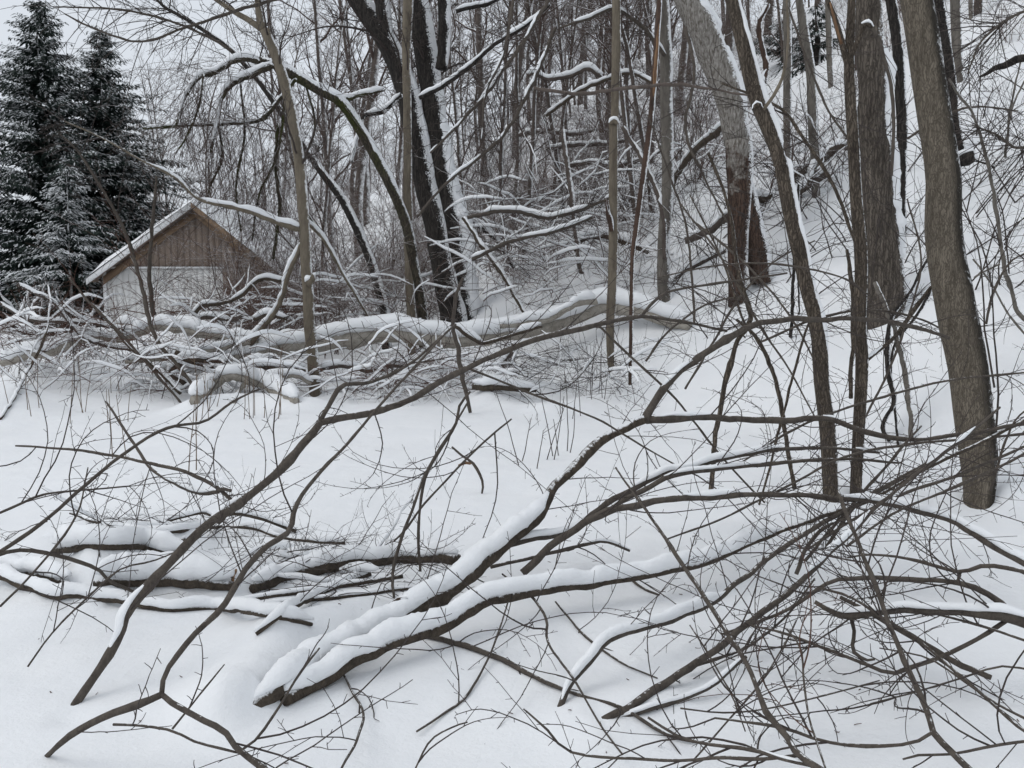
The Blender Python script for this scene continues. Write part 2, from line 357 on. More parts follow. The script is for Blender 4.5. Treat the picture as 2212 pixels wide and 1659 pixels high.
def whips_on(b, P, n, L, r, rng, lo=.15, hi=1.0):
    """long smooth curving shoots with short alternate spurs, as close saplings carry them."""
    T = np.gradient(P, axis=0)
    for _ in range(n):
        t = lo+(hi-lo)*rng.random(); f = t*(len(P)-1); i = min(int(f), len(P)-2); p = P[i]+(P[i+1]-P[i])*(f-i)
        d = side_dir(T[i], rng, rng.uniform(.35, 1.0)); d[2] += rng.normal(.05, .25); d /= np.linalg.norm(d)
        l = L*rng.uniform(.45, 1.9)*(1.2-.5*t); m = 12; ax = np.cross(d, rng.normal(0, 1, 3)); ax /= np.linalg.norm(ax)+1e-9; cv = rng.choice([-1, 1])*rng.uniform(.045, .17); Q = [p]
        for _ in range(m):
            d = d+np.cross(ax, d)*cv+rng.normal(0, .055, 3); d /= np.linalg.norm(d); Q.append(Q[-1]+d*l/m)
        Q = np.array(Q); r1 = r*rng.uniform(.75, 1.5)*(.7+.4*min(l, 1)); b.tube(Q, np.linspace(r1, r*.42, m+1), 4)
        TQ = np.gradient(Q, axis=0); q = rng.uniform(.04, .12); sg = 1; nrm = np.cross(TQ[m//2], rng.normal(0, 1, 3)); nrm /= np.linalg.norm(nrm)+1e-9
        while q < l:
            g = q/l*m; k = min(int(g), m-1); c = Q[k]+(Q[k+1]-Q[k])*(g-k); tt = TQ[k]/np.linalg.norm(TQ[k]); e = tt*.6+nrm*sg*.8+rng.normal(0, .2, 3)
            sl = rng.uniform(.25, .6)*l*(1-q/l)+.03 if rng.random() < .16 else rng.uniform(.012, .045)
            W = wander(c, e, sl, 4, rng, .09); b.tube(W, np.linspace(r*.62, r*.40, 5), 3)
            if sl > .12:
                for z in (1, 2, 3): b.tube(wander(W[z], side_dir(W[z+1]-W[z], rng, .9), rng.uniform(.012, .04), 2, rng, .1), np.linspace(r*.5, r*.38, 3), 3)
            sg = -sg; q += rng.uniform(.045, .10)

def wood(pts, Y, wpx, n=None, jit=.25, seed=0, free=False, sink=0):
    """a limb traced over pixels: Y = depths (None: on the ground), wpx = widths in pixels at the points -> centre line, radii (metres)."""
    k = len(pts)
    if not isinstance(Y, (list, tuple)): Y = [Y, Y]
    Y = list(Y)
    if len(Y) < k:
        d = np.concatenate([[0], np.cumsum(np.hypot(*np.diff(np.array(pts, float), axis=0).T))]); d /= d[-1]
        y0 = [G(*pts[0])[1] if Y[0] is None else Y[0]]+[v for v in Y[1:-1]]+[G(*pts[-1])[1] if Y[-1] is None else Y[-1]]
        Y = np.interp(d, np.linspace(0, 1, len(y0)), y0)
    Y = [G(*p)[1] if y is None else y for p, y in zip(pts, Y)]
    if not isinstance(wpx, (list, tuple)): wpx = [wpx, wpx]
    W = np.interp(np.linspace(0, 1, k), np.linspace(0, 1, len(wpx)), wpx)
    rows = []
    for n_, ((x, y), yy, ww) in enumerate(zip(pts, Y, W)):
        if n_ < sink: yy = G(x, y-4)[1]+.03
        elif not free: yy = min(yy, G(min(max(x, -60), 2270), y+ww*.30)[1]-.01)
        p = at(x, y, yy); rows.append([*p, ww/2/FP*yy])
    rows = np.array(rows); L = arclen(rows)
    n = n or int(np.clip(L/.05, 8, 90)); S = catmull(rows, n); P, R = S[:, :3], np.maximum(S[:, 3], .0012)
    i = np.arange(len(P))
    for ax in range(3): P[:, ax] += jit*R*2*(vnoise(i*.37+seed*3.1, i*0+ax*9.7, 21)+.5*vnoise(i*.9+seed, i*0+ax*5.1, 22))*np.clip(np.minimum(i, i[::-1])/2, 0, 1)
    R = R*(1+.22*vnoise(i*.6+seed, i*0+.3, 23)); rk = np.random.default_rng(seed+77)
    for c in rk.uniform(2, len(P)-2, max(1, int(L/.22))): R = R*(1+rk.uniform(.06, .22)*np.exp(-((i-c)/.75)**2))
    return P, R

def solid(name, P, R, mat, parent, sides=9, rough=.06, flare=0, seed=0):
    """one trunk or limb with uneven girth."""
    b = Batch(); b.tube(P, R, sides); b._flush(); V = b.V[0].reshape(len(P), sides, 3)
    C = P[:, None]; k = np.arange(len(P))[:, None]; a = np.arange(sides)[None, :]
    f = 1+rough*2*vnoise(k*.5+seed*5.3, a*.9+seed, 31)+rough*vnoise(k*1.3+seed, a*1.7, 32)
    if flare:
        i = np.arange(len(P)); L = np.concatenate([[0], np.cumsum(np.linalg.norm(np.diff(P, axis=0), axis=1))])
        fl = flare*np.exp(-L/(R[0]*2.2)); f = f+fl[:, None]*(.7+.6*vnoise(a*.9+seed*2, a*0, 33))
    b.V[0] = (C+(V-C)*f[..., None]).reshape(-1, 3)
    return b.build(name, mat, parent)

def thickness(P, R, mean, seed, gaps=.0, rngw=.5):
    i = np.arange(len(P)); n1 = vnoise(i*.16+seed*3.7, i*0+seed, 41); n2 = vnoise(i*.45+seed, i*0, 42)
    return np.where(n1+.5 < gaps, 0, mean*(1+rngw*2*n1+rngw*n2))

def sapling(name, label, cat, branches, group=None, twig='twig', tmat=None, seed=0, mat='fg'):
    """a fallen or bent tree: branches = dicts(p, Y, w, snow, gaps, tw, L, r, ...), the first is its stem."""
    rng = np.random.default_rng(seed+100); root = None; tb = Batch(); sb = Batch()
    for bi, d in enumerate(branches):
        P, R = wood(d['p'], d['Y'], d['w'], seed=seed*13+bi, jit=d.get('jit', .42), free=d.get('free', False), sink=d.get('sink', 0))
        if root is None: root = thing(name, label, cat, P[0], group)
        o = solid('stem' if bi == 0 else 'branch', P, R, M[d.get('mat', mat)], root, 8, .07, 0, seed+bi)
        if d.get('snow'):
            yy = P[:, 1].mean(); th = thickness(P, R, d['snow']/FP*yy, seed*3+bi, d.get('gaps', .25), d.get('var', .32))
            if 'son' in d:
                t = np.linspace(0, 1, len(P)); th = th*np.clip((t-d['son'][0])*20, 0, 1)*np.clip((d['son'][1]-t)*20, 0, 1)
            snowcap(P, R, th, o, seed+bi)
        if d.get('tw', 0) and P[:, 1].mean() < 7.2: whips_on(tb, P, int(d['tw']*.29)+1, d.get('L', .45)*1.35, d.get('r', .0026)*1.05, rng, d.get('lo', .1))
        elif d.get('tw', 0): twigs_on(tb, P, d['tw'], d.get('L', .45), d.get('r', .0024), rng, d.get('lo', .12), 1.0, d.get('sub', 3), d.get('grav', -.02), d.get('up', 0.1))
    o = tb.build('twigs', M[twig], root)
    if o: o['kind'] = 'stuff'
    return root

# ------------------------------------------------------------------ ground: one sheet of snow, flat in front, hill to the right and behind
def gm(pts, R, H, pw=2):
    MOUNDS.append((np.array([G(x, y, hbase)[:2] for x, y in pts]), R, H, pw))
gm([(150, 1190), (260, 1180), (370, 1195)], .20, .15, 4)
gm([(-20, 1215), (60, 1225), (160, 1240), (230, 1250)], .17, .13, 4)
gm([(240, 1262), (340, 1258), (480, 1268)], .19, .20, 4)
gm([(20, 1262), (110, 1285), (220, 1300)], .10, .09, 4)
gm([(450, 1525), (520, 1472), (610, 1415)], .13, .09)
gm([(470, 1550), (520, 1525), (570, 1490)], .09, .08)
gm([(492, 1562), (546, 1536)], .065, .085)
gm([(610, 1410), (700, 1365), (780, 1320)], .11, .07)
gm([(1560, 1235), (1660, 1215), (1740, 1185)], .25, .17)
gm([(1500, 1180), (1700, 1130), (1850, 1100)], .30, .10)
gm([(1780, 1085), (1860, 1080)], .22, .10)
gm([(2060, 1085), (2160, 1092)], .14, .08)
gm([(2150, 1060), (2190, 1075)], .22, .12)
gm([(430, 885), (560, 870), (660, 880)], .35, .16)
gm([(60, 830), (120, 815)], .45, .32)
gm([(180, 800), (260, 800)], .45, .30)
gm([(1050, 870), (1150, 850)], .35, .22)
gm([(1180, 890), (1330, 860)], .40, .12)
gm([(560, 1385), (640, 1360)], .2, .08)
gm([(1300, 1560), (1420, 1530)], .18, .06)
gm([(0, 900), (20, 870)], .6, .25)
gm([(1860, 1330), (2100, 1330)], .25, .05)
for px, py, R, H in ((2113, 1085, .13, -.05), (1795, 1082, .08, -.05), (1848, 1074, .08, -.05), (679, 852, .14, -.08), (147, 1548, .05, -.04)):
    gm([(px, py), (px+1, py)], R, H)
def axis(lo, hi, step, far_lo, far_hi):
    m = list(np.arange(lo, hi, step)); s = step
    while m[-1] < far_hi: s *= 1.09; m.append(m[-1]+s)
    s = step
    while m[0] > far_lo: s *= 1.09; m.insert(0, m[0]-s)
    return np.array(m)
gx = axis(-6.5, 6.5, .045, -300, 300); gy = axis(2.2, 17, .05, -120, 420)
XX, YY = np.meshgrid(gx, gy); ZZ = hfull(XX, YY)
def hfull(x, y):      # from here on the height of the sheet itself
    x = np.clip(np.asarray(x, float), gx[0], gx[-1]-1e-6); y = np.clip(np.asarray(y, float), gy[0], gy[-1]-1e-6)
    i = np.clip(np.searchsorted(gx, x, 'right')-1, 0, len(gx)-2); j = np.clip(np.searchsorted(gy, y, 'right')-1, 0, len(gy)-2)
    fx = (x-gx[i])/(gx[i+1]-gx[i]); fy = (y-gy[j])/(gy[j+1]-gy[j])
    return (ZZ[j, i]*(1-fx)+ZZ[j, i+1]*fx)*(1-fy)+(ZZ[j+1, i]*(1-fx)+ZZ[j+1, i+1]*fx)*fy
b = Batch(); nx, ny = len(gx), len(gy)
idx = np.arange(nx*ny).reshape(ny, nx)
b.raw(np.stack([XX, YY, ZZ], -1).reshape(-1, 3), np.stack([idx[:-1, :-1], idx[:-1, 1:], idx[1:, 1:], idx[1:, :-1]], -1).reshape(-1, 4))
tag(b.build('snowy_ground', M['snow']), kind='structure')

# ------------------------------------------------------------------ the shed with a gable
def box(b, x0, x1, y0, y1, z0, z1):
    v = [(x, y, z) for z in (z0, z1) for y in (y0, y1) for x in (x0, x1)]
    b.raw(v, [[0, 2, 3, 1], [4, 5, 7, 6], [0, 1, 5, 4], [2, 6, 7, 3], [0, 4, 6, 2], [1, 3, 7, 5]])
def prism(b, poly, y0, y1):
    """polygon in x,z pushed from y0 to y1."""
    n = len(poly); v = [(x, y0, z) for x, z in poly]+[(x, y1, z) for x, z in poly]
    q = [[i, (i+1) % n, n+(i+1) % n, n+i] for i in range(n)]
    t = [[0, i+1, i] for i in range(1, n-1)]+[[n, n+i, n+i+1] for i in range(1, n-1)]
    b.raw(v, q, t)
M['white_siding'] = plain('white_siding', (.68, .67, .65), (.76, .755, .74), 3, (1, 1, .2), .6)
M['brown_siding'] = plain('brown_siding', (.185, .142, .115), (.255, .202, .166), 3, (3, 1, .15), .8)
M['orange_trim'] = plain('orange_brown_trim', (.16, .108, .070), (.21, .145, .095), 5, (1, 1, 1), .7)
M['fascia'] = plain('pale_fascia', (.70, .70, .70), (.80, .80, .80), 5, (1, 1, 1), .5)
def house():
    Yh = 30.0
    def XZ(px, py): p = at(px, py, Yh); return p[0], p[2]
    xl, ze = XZ(224, 592); xr, _ = XZ(602, 592); xp, zp = XZ(424, 446)
    z0 = float(hbase(xl, Yh))-.3
    xp = (xl+xr)/2+.24; root = thing('gabled_shed', 'low shed with brown gable, white lower siding and snow on its roof', 'shed', (xp, Yh, z0))
    b = Batch(); prism(b, [(xl+.06, z0), (xr-.06, z0), (xr-.06, ze), (xp, zp-.12), (xl+.06, ze)], Yh+.06, Yh+9); b.build('wall', M['brown_siding'], root, False)
    zb = XZ(300, 578)[1]; k = (zp-ze)/(xp-xl); kr = (zp-ze)/(xr-xp)
    top = lambda x: zp-(xp-x)*k if x < xp else zp-(x-xp)*kr
    x = xl; i = 0; bw = .21; xw = XZ(486, 600)[0]
    def board(x0, x1, za, zc0, zc1, y, m):
        b = Batch(); prism(b, [(x0, za), (x1, za), (x1, zc1), (x0, zc0)], y, y+.028); b.build('board', m, root, False)
    while x < xr-.05:
        x1 = min(x+bw, xr); y = Yh+.007*(random.Random(i).random())
        t0, t1 = top(x+.01)-.07, top(x1-.01)-.07
        if min(t0, t1) > zb+.05:
            if x < xp < x1: board(x+.004, xp-.004, zb+.012, t0, zp-.08, y-.02, M['brown_siding']); board(xp+.004, x1-.004, zb+.012, zp-.08, t1, y-.02, M['brown_siding'])
            else: board(x+.006, x1-.006, zb+.012, t0, t1, y-.02, M['brown_siding'])
        lo_t = min(zb, t0, t1)
        board(x+.0025, x1-.0025, z0, lo_t, lo_t, y, M['white_siding'] if x1 < xw else M['brown_siding'])
        x = x1; i += 1
    ov = .38
    for s, xe, kk in ((-1, xl, k), (1, xr, kr)):
        xo = xe+s*ov; zo = ze-ov*kk; L = Yh-.45; Rr = Yh+9.3
        b = Batch(); prism(b, [(xp, zp), (xp, zp+.10), (xo, zo+.10), (xo, zo)], L, Rr); roof = b.build('roof', M['brown_siding'], root, False)
        b = Batch(); prism(b, [(xp, zp-.10), (xp, zp+.105), (xo, zo+.105), (xo, zo-.10)], L-.03, L-.002); b.build('fascia_board', M['fascia'] if s < 0 else M['orange_trim'], roof, False)
        b = Batch(); prism(b, [(xp, zp-.36), (xp, zp-.09), (xe, ze-.09), (xe, ze-.36)], Yh-.075, Yh-.048); b.build('rake_trim', M['orange_trim'], root, False)
        # snow on the slope
        n = 26; b = Batch(); u = np.linspace(0, 1, n); v = np.linspace(0, 1, 30); U, V = np.meshgrid(u, v)
        X = xp+(xo+s*.05-xp)*U; Yv = L-.05+(Rr-L+.1)*V; edge = np.minimum(np.minimum((1-U)*8, V*30), (1-V)*30)
        Z = zp+.108+(zo-zp)*U+.20*np.clip(edge, 0, 1)**.5*(1+.5*vnoise(X*2, Yv*2, 8))
        I = np.arange(n*30).reshape(30, n); q = np.stack([I[:-1, :-1], I[:-1, 1:], I[1:, 1:], I[1:, :-1]], -1).reshape(-1, 4)
        b.raw(np.stack([X, Yv, Z], -1).reshape(-1, 3), q if s > 0 else q[:, ::-1]); b.build('roof_snow', M['snow'], roof)
    b = Batch(); box(b, xl-.02, xl+.10, Yh-.055, Yh-.03, z0, zb-.02); b.build('corner_board', M['fascia'], root, False)
    b = Batch(); box(b, xl, xw, Yh-.052, Yh-.024, zb-.03, zb+.03); b.build('band_board', M['fascia'], root, False)
house()

# ------------------------------------------------------------------ the conifers
M['needles'] = plain('needles', (.016, .026, .022), (.038, .056, .046), 3, (1, 1, 1), .7)
def conifer(px, pyt, Y, hw, label, seed, snow=.4, zlow=.4, dens=1.0, taper=.85):
    rng = np.random.default_rng(seed); top = at(px, pyt, Y); z0 = float(hbase(top[0], Y)); H = top[2]-z0; Rm = hw/FP*Y
    base = np.array([top[0], Y, z0-.1]); root = thing('snowy_conifer', label, 'conifer', base)
    zt = np.linspace(0, 1, 16); P = base+np.stack([.06*np.sin(zt*5+seed), .05*np.cos(zt*4), zt*(H+.1)], 1)
    solid('trunk', P, np.linspace(.17, .012, 16), M['dark'], root, 8)
    V = []; bb = Batch(); sb = Batch(); z = zlow
    while z < H-.05:
        f = 1-z/H; L0 = Rm*(f**taper)*(1.0+.18*sin(z*2.1+seed))+.12
        for _ in range(max(4, int(6*dens))):
            a = rng.uniform(0, 2*pi); L = L0*rng.uniform(.55, 1.2)
            zz = z+rng.normal(0, .10); n = max(3, int(L/.15)); t = np.linspace(0, 1, n+1)
            droop = rng.uniform(.25, .55)*(.35+f); r = t*L
            S = np.stack([cos(a)*r, sin(a)*r, .25*r-droop*r*r/max(L0, .5)+.10*L*t**4], 1)+np.array([base[0], base[1], z0+zz])
            bb.tube(S[[0, n//2, n]], [.02*f+.006, .012*f+.004, .003], 3)
            load = snow*(.3+1.7*max(0, vnoise(S[n, 0]*.9+seed, S[n, 2]*1.1+S[n, 1]*.8, 3)+.35))
            for i in range(1, n+1):
                for _ in range(int(5*dens)+1):
                    side = rng.choice([-1, 1]); l = rng.uniform(.18, .42)*(1.2-.6*t[i])*(.65+.5*f); ad = a+side*rng.uniform(.1, 1.2)
                    p = S[i]+rng.normal(0, .04, 3); d = np.array([cos(ad), sin(ad), rng.uniform(-.9, -.05)]); d /= np.linalg.norm(d)
                    wv = np.cross(d, [0, 0, 1.]); wv /= np.linalg.norm(wv)+1e-9; wv = wv*cos(rng.uniform(-.5, .5))+np.array([0, 0, rng.uniform(-.5, .5)]); wd = l*rng.uniform(.12, .2)
                    V.append([p, p+d*l*.45+wv*wd, p+d*l*1.0-np.array([0, 0, .08*l]), p+d*l*.45-wv*wd])
                    if i > n*.2 and rng.random() < load*.75:      # a pad of snow along the spray
                        k = rng.uniform(.5, 1.0); Q = np.array([p+d*l*k*q+np.array([0, 0, .02-.06*l*q*q]) for q in (0, .5, 1)]); w_ = wd*rng.uniform(.4, .75)
                        sb.tube(Q, [w_*.55, w_*1.1, w_*.25], 3)
        z += .16+.12*f
    V = np.array(V); nv = len(V); Q = np.arange(nv*4).reshape(nv, 4)
    bb.raw(V.reshape(-1, 3), None, np.concatenate([Q[:, [0, 1, 2]], Q[:, [0, 2, 3]]]))
    tag(bb.build('crown', M['needles'], root, False), kind='stuff')
    o = sb.build('snow_pads', M['snow'], root)
    if o: o['kind'] = 'stuff'
conifer(80, 5, 35, 300, 'tallest dark snow-dusted conifer at the left edge', 1, .34, .3, 1.5, .80)
conifer(214, 65, 37, 265, 'second tall conifer with pointed top just left of the shed roof', 2, .32, .3, 1.4, .80)
conifer(140, 372, 31, 150, 'small snow-laden young conifer in front of the two tall ones', 3, 1.1, .2, 1.3, .8)
conifer(-90, 60, 37, 200, 'conifer cut off by the left edge of the picture', 4, .34, .3, .8, .75)
conifer(290, 330, 38, 130, 'low broad conifer close behind the left side of the shed roof', 5, .34, .3, 1.2, .8)

# ------------------------------------------------------------------ traced standing trees
def crown_on(b, P, R, rng, n, lo, hi, L, r, sub=5, grav=-.01, up=.35, tw=6, sides=3):
    """limbs > twigs > twiglets off a trunk."""
    T = np.gradient(P, axis=0)
    for _ in range(n):
        t = rng.uniform(lo, hi); f = t*(len(P)-1); i = min(int(f), len(P)-2); p = P[i]
        d = side_dir(T[i], rng, rng.uniform(.6, 1.25)); d[2] += up; l = L*rng.uniform(.4, 1.0)
        Q = wander(p, d, l, 8, rng, .12, grav); rr = min(R[i]*.5, r*rng.uniform(.6, 1.2)); b.tube(Q, np.linspace(rr, rr*.3, 9), 4)
        TQ = np.gradient(Q, axis=0)
        for _ in range(tw):
            g = rng.uniform(.15, 1)*8; k = min(int(g), 7); q = Q[k]+(Q[k+1]-Q[k])*(g-k)
            W = wander(q, side_dir(TQ[k], rng, rng.uniform(.4, 1.1)), l*rng.uniform(.2, .5), 6, rng, .13, grav); rw = max(.0035, rr*.35); b.tube(W, np.linspace(rw, rw*.5, 7), sides)
            twigs_on(b, W, sub, l*.22, max(.0022, rw*.5), rng, .1, 1, 2, grav, .05, sides)
TREES = {}
def tree(name, label, trunks, mat, seed=0, ext=5.0, lean=0.0, crown=(6, 2.2, .03), flare=.25, Ybase=None, snow_strips=(), limbs=(), twig='twig', sides=14):
    rng = np.random.default_rng(seed+500); root = None; cb = Batch(); Y0 = None
    for ti, tr in enumerate(trunks):
        pts = tr['p']; 
        if Y0 is None: Y0 = Ybase or G(*pts[0])[1]
        Yb = Y0+tr.get('dy', 0)
        k = len(pts); Y = [Yb+(tr.get('lean', lean))*i/(k-1) for i in range(k)]
        rows = np.array([[*at(x, y, yy), ww/2/FP*yy] for (x, y), yy, ww in zip(pts, Y, np.interp(np.linspace(0, 1, k), np.linspace(0, 1, len(tr['w'])), tr['w']))])
        if ti == 0:
            g = hfull(rows[0, 0], rows[0, 1]); root = thing(name, label, 'tree', (rows[0, 0], rows[0, 1], float(g)))
            low = rows[0].copy(); low[2] = min(low[2], float(g))-.25; low[:2] += (rows[0, :2]-rows[1, :2])*.15; rows = np.vstack([low, rows])
            print('TREE', label[:40], 'Y=%.1f r=%.3f' % (Y0, rows[1, 3]))
        e = tr.get('ext', ext)
        if e > 0:
            d = rows[-1, :3]-rows[-2, :3]; d /= np.linalg.norm(d); d2 = d*.7+np.array([0, 0, .5]); d2 /= np.linalg.norm(d2)
            rows = np.vstack([rows, [*(rows[-1, :3]+d*e*.35), rows[-1, 3]*.85], [*(rows[-1, :3]+d*e*.35+d2*e*.65), rows[-1, 3]*.25]])
        n = int(np.clip(arclen(rows)/.16, 14, 70)); S = catmull(rows, n); P, R = S[:, :3], np.maximum(S[:, 3], .004)
        i = np.arange(len(P)); 
        for ax in range(2): P[:, ax] += .22*R*vnoise(i*.35+seed*3+ti, i*0+ax*7., 51)
        o = solid('trunk', P, R, M[tr.get('mat', mat)], root, sides, tr.get('rough', .05), flare if ti == 0 else 0, seed+ti)
        if tr.get('snow'):      # snow packed on the leaning upper side
            a, c_, m_, wd_ = tr['snow']; t = np.linspace(0, 1, len(P)); th = thickness(P, R, m_, seed+ti, 0)*((t > a) & (t < c_)); sidecap(P, R, th, o, seed+ti, tr.get('sdir', (.8, -.35, .55)), wd_, tr.get('rag', 1.0))
        cn, cl, cr = tr.get('crown', crown)
        if cn: crown_on(cb, P, R, rng, cn, tr.get('clo', .45), .99, cl, cr)
    for li, d in enumerate(limbs):
        P, R = wood(d['p'], d['Y'] if 'Y' in d else [Y0+d.get('a', 0), Y0+d.get('b', 0)], d['w'], seed=seed*3+li)
        o = solid('limb', P, R, M[d.get('mat', mat)], root, 8, .06, 0, seed+li)
        if d.get('snow'):
            t = np.linspace(0, 1, len(P)); so_ = d.get('son', (-1, 2))
            snowcap(P, R, thickness(P, R, d['snow']/FP*P[:, 1].mean(), seed+li, d.get('gaps', .1), d.get('var', .35))*np.clip((t-so_[0])*9, 0, 1)*np.clip((so_[1]-t)*5, 0, 1), o, seed+li)
        if d.get('tw'): twigs_on(cb, P, d['tw'], d.get('L', 1.0), d.get('r', .0042), rng, .1, 1, d.get('sub', 4), d.get('grav', -.04), d.get('up', 0), 3, .14)
    o = cb.build('twigs', M[twig], root)
    if o: o['kind'] = 'stuff'
    return root
def sidecap(P, R, th, parent, seed, dirv=(.8, -.35, .55), width=.7, rag=1.0):
    """snow packed against one side of a leaning trunk."""
    idx = np.where(th > 0)[0]
    if len(idx) < 4: return
    S4 = np.column_stack([P, R, th])[idx[0]:idx[-1]+1]; S4 = catmull(S4, max(12, int(arclen(S4)/.035))); P, R, th = S4[:, :3], S4[:, 3], S4[:, 4]
    n = k = len(P); T = np.gradient(P, axis=0); T /= np.linalg.norm(T, axis=1, keepdims=True)
    dv = np.array(dirv)/np.linalg.norm(dirv); u = dv-(T@dv)[:, None]*T; u /= np.linalg.norm(u, axis=1, keepdims=True); s = np.cross(T, u)
    m = 13; a = np.linspace(-1, 1, m); r, h, p = R, np.maximum(th, .003), P; kk = np.arange(k)
    e = np.clip(np.minimum(kk, kk[::-1])/8.0, 0, 1)**.5
    wid = width*(.8+1.5*rag*vnoise(kk*.06+seed, kk*0., 61)+1.1*rag*vnoise(kk*.25+seed, kk*0., 64))*np.clip(e*1.2, .05, 1)
    off = np.clip((.10-wid/width)*8, 0, 1); wid = np.clip(wid, .05, 1.5)
    ang = a[None]*wid[:, None]+(.35*vnoise(kk*.9+seed, kk*0+2., 62))[:, None]*(a[None] < -.7)*wid[:, None]+(.45*vnoise(kk*.8+seed, kk*0+5., 66))[:, None]*(a[None] > .7)*wid[:, None]
    prof = np.clip(1-np.abs(a)**2.5, 0, 1)
    rad = r[:, None]*1.0+(h*e)[:, None]*prof[None]*(1+.9*vnoise(kk[:, None]*.22+seed, a[None]*2, 63)+.6*vnoise(kk[:, None]*.7+seed, a[None]*4, 65))-r[:, None]*.05*(np.abs(a) > .95)[None]-(r*.12+h)[:, None]*off[:, None]
    V = p[:, None]+rad[..., None]*(u[:, None]*np.cos(ang)[..., None]+s[:, None]*np.sin(ang)[..., None])
    I = np.arange(k*m).reshape(k, m); b = Batch(); b.raw(V.reshape(-1, 3), np.stack([I[:-1, :-1], I[:-1, 1:], I[1:, 1:], I[1:, :-1]], -1).reshape(-1, 4)[:, ::-1])
    b.build('packed_snow', M['snow'], parent)

tree('leaning_tree', 'slim tan tree curving up past the shed, with a forked top', [
    dict(p=[(682, 850), (672, 740), (663, 610), (654, 440), (640, 300), (612, 165), (572, 65)], w=[27, 24, 23, 22, 21], ext=0),
    dict(p=[(574, 70), (540, 45), (500, 22), (455, -10)], w=[14, 11, 9], ext=3, crown=(8, 1.8, .02), clo=.1),
    dict(p=[(572, 70), (561, 40), (558, 0)], w=[17, 15], ext=4, crown=(9, 2.0, .02), clo=.2)], 'tan', 1, crown=(5, 1.6, .018), limbs=[
    dict(p=[(652, 497), (600, 481), (520, 452), (430, 430), (380, 385), (300, 343), (215, 295), (140, 262)], w=[12, 9, 6, 4, 3], snow=11, son=(-1, .70), a=0, b=-2.0, tw=26, L=1.0, gaps=.05),
    dict(p=[(664, 615), (676, 603), (672, 596)], w=[14, 12, 9], snow=12, a=-.1, b=-.15),
    dict(p=[(650, 530), (625, 590), (603, 660), (570, 705), (538, 748), (497, 785)], w=[9, 10, 13], snow=15, a=0, b=.8, gaps=0.05, tw=8),
    dict(p=[(655, 470), (700, 520), (745, 600), (800, 690)], w=[8, 6, 4], snow=8, a=.2, b=1.5, tw=14)])
tree('twin_trunk_tree', 'big dark twin-trunk tree with wide strip of packed snow', [
    dict(p=[(984, 697), (965, 600), (946, 500), (912, 350), (880, 200), (845, 110), (775, 0)], w=[62, 56, 53, 50, 45, 40], lean=1.0, ext=4, snow=(.10, .80, .015, .22), crown=(8, 3, .035)),
    dict(p=[(1004, 695), (990, 560), (972, 440), (950, 320), (928, 160), (900, 0)], w=[58, 54, 48, 47, 50], dy=.1, lean=.8, ext=4, snow=(.0, .40, .08, .72), rag=.5, sdir=(.92, -.3, .25), crown=(8, 3, .035)),
    dict(p=[(952, 150), (958, 110), (960, 40), (958, 0)], w=[24, 27, 26], dy=.3, ext=4, crown=(5, 2.4, .03)),
    dict(p=[(848, 120), (832, 60), (824, 0)], w=[26, 30, 30], dy=.8, ext=4, crown=(5, 2.4, .03))], 'dark', 2, sides=18, limbs=[
    dict(p=[(906, 212), (960, 185), (1020, 140), (1070, 95), (1130, 60), (1190, 10)], w=[9, 8, 7, 4], snow=7, a=-1.2, b=-2.0, tw=26, L=1.2, gaps=.15, grav=-.06),
    dict(p=[(868, 205), (830, 240), (790, 250), (775, 280), (760, 350)], w=[9, 8, 6], snow=8, a=0, b=-.5, tw=10, gaps=.1),
    dict(p=[(1003, 470), (1040, 492), (1080, 530), (1110, 580)], w=[10, 9, 7], snow=9, a=.4, b=.8, tw=10, gaps=0),
    dict(p=[(985, 25), (1010, 18), (1050, 10), (1085, -5)], w=[8, 8, 6], snow=6, a=0, b=0, tw=10)])
tree('slender_tree', 'straight slender tan tree standing before the dark twin trunks', [
    dict(p=[(889, 692), (884, 560), (881, 400), (880, 250), (878, 120), (882, 0)], w=[20, 19, 18, 17, 22], ext=4)], 'tan', 3, crown=(5, 1.6, .015), flare=.1, Ybase=17.2)
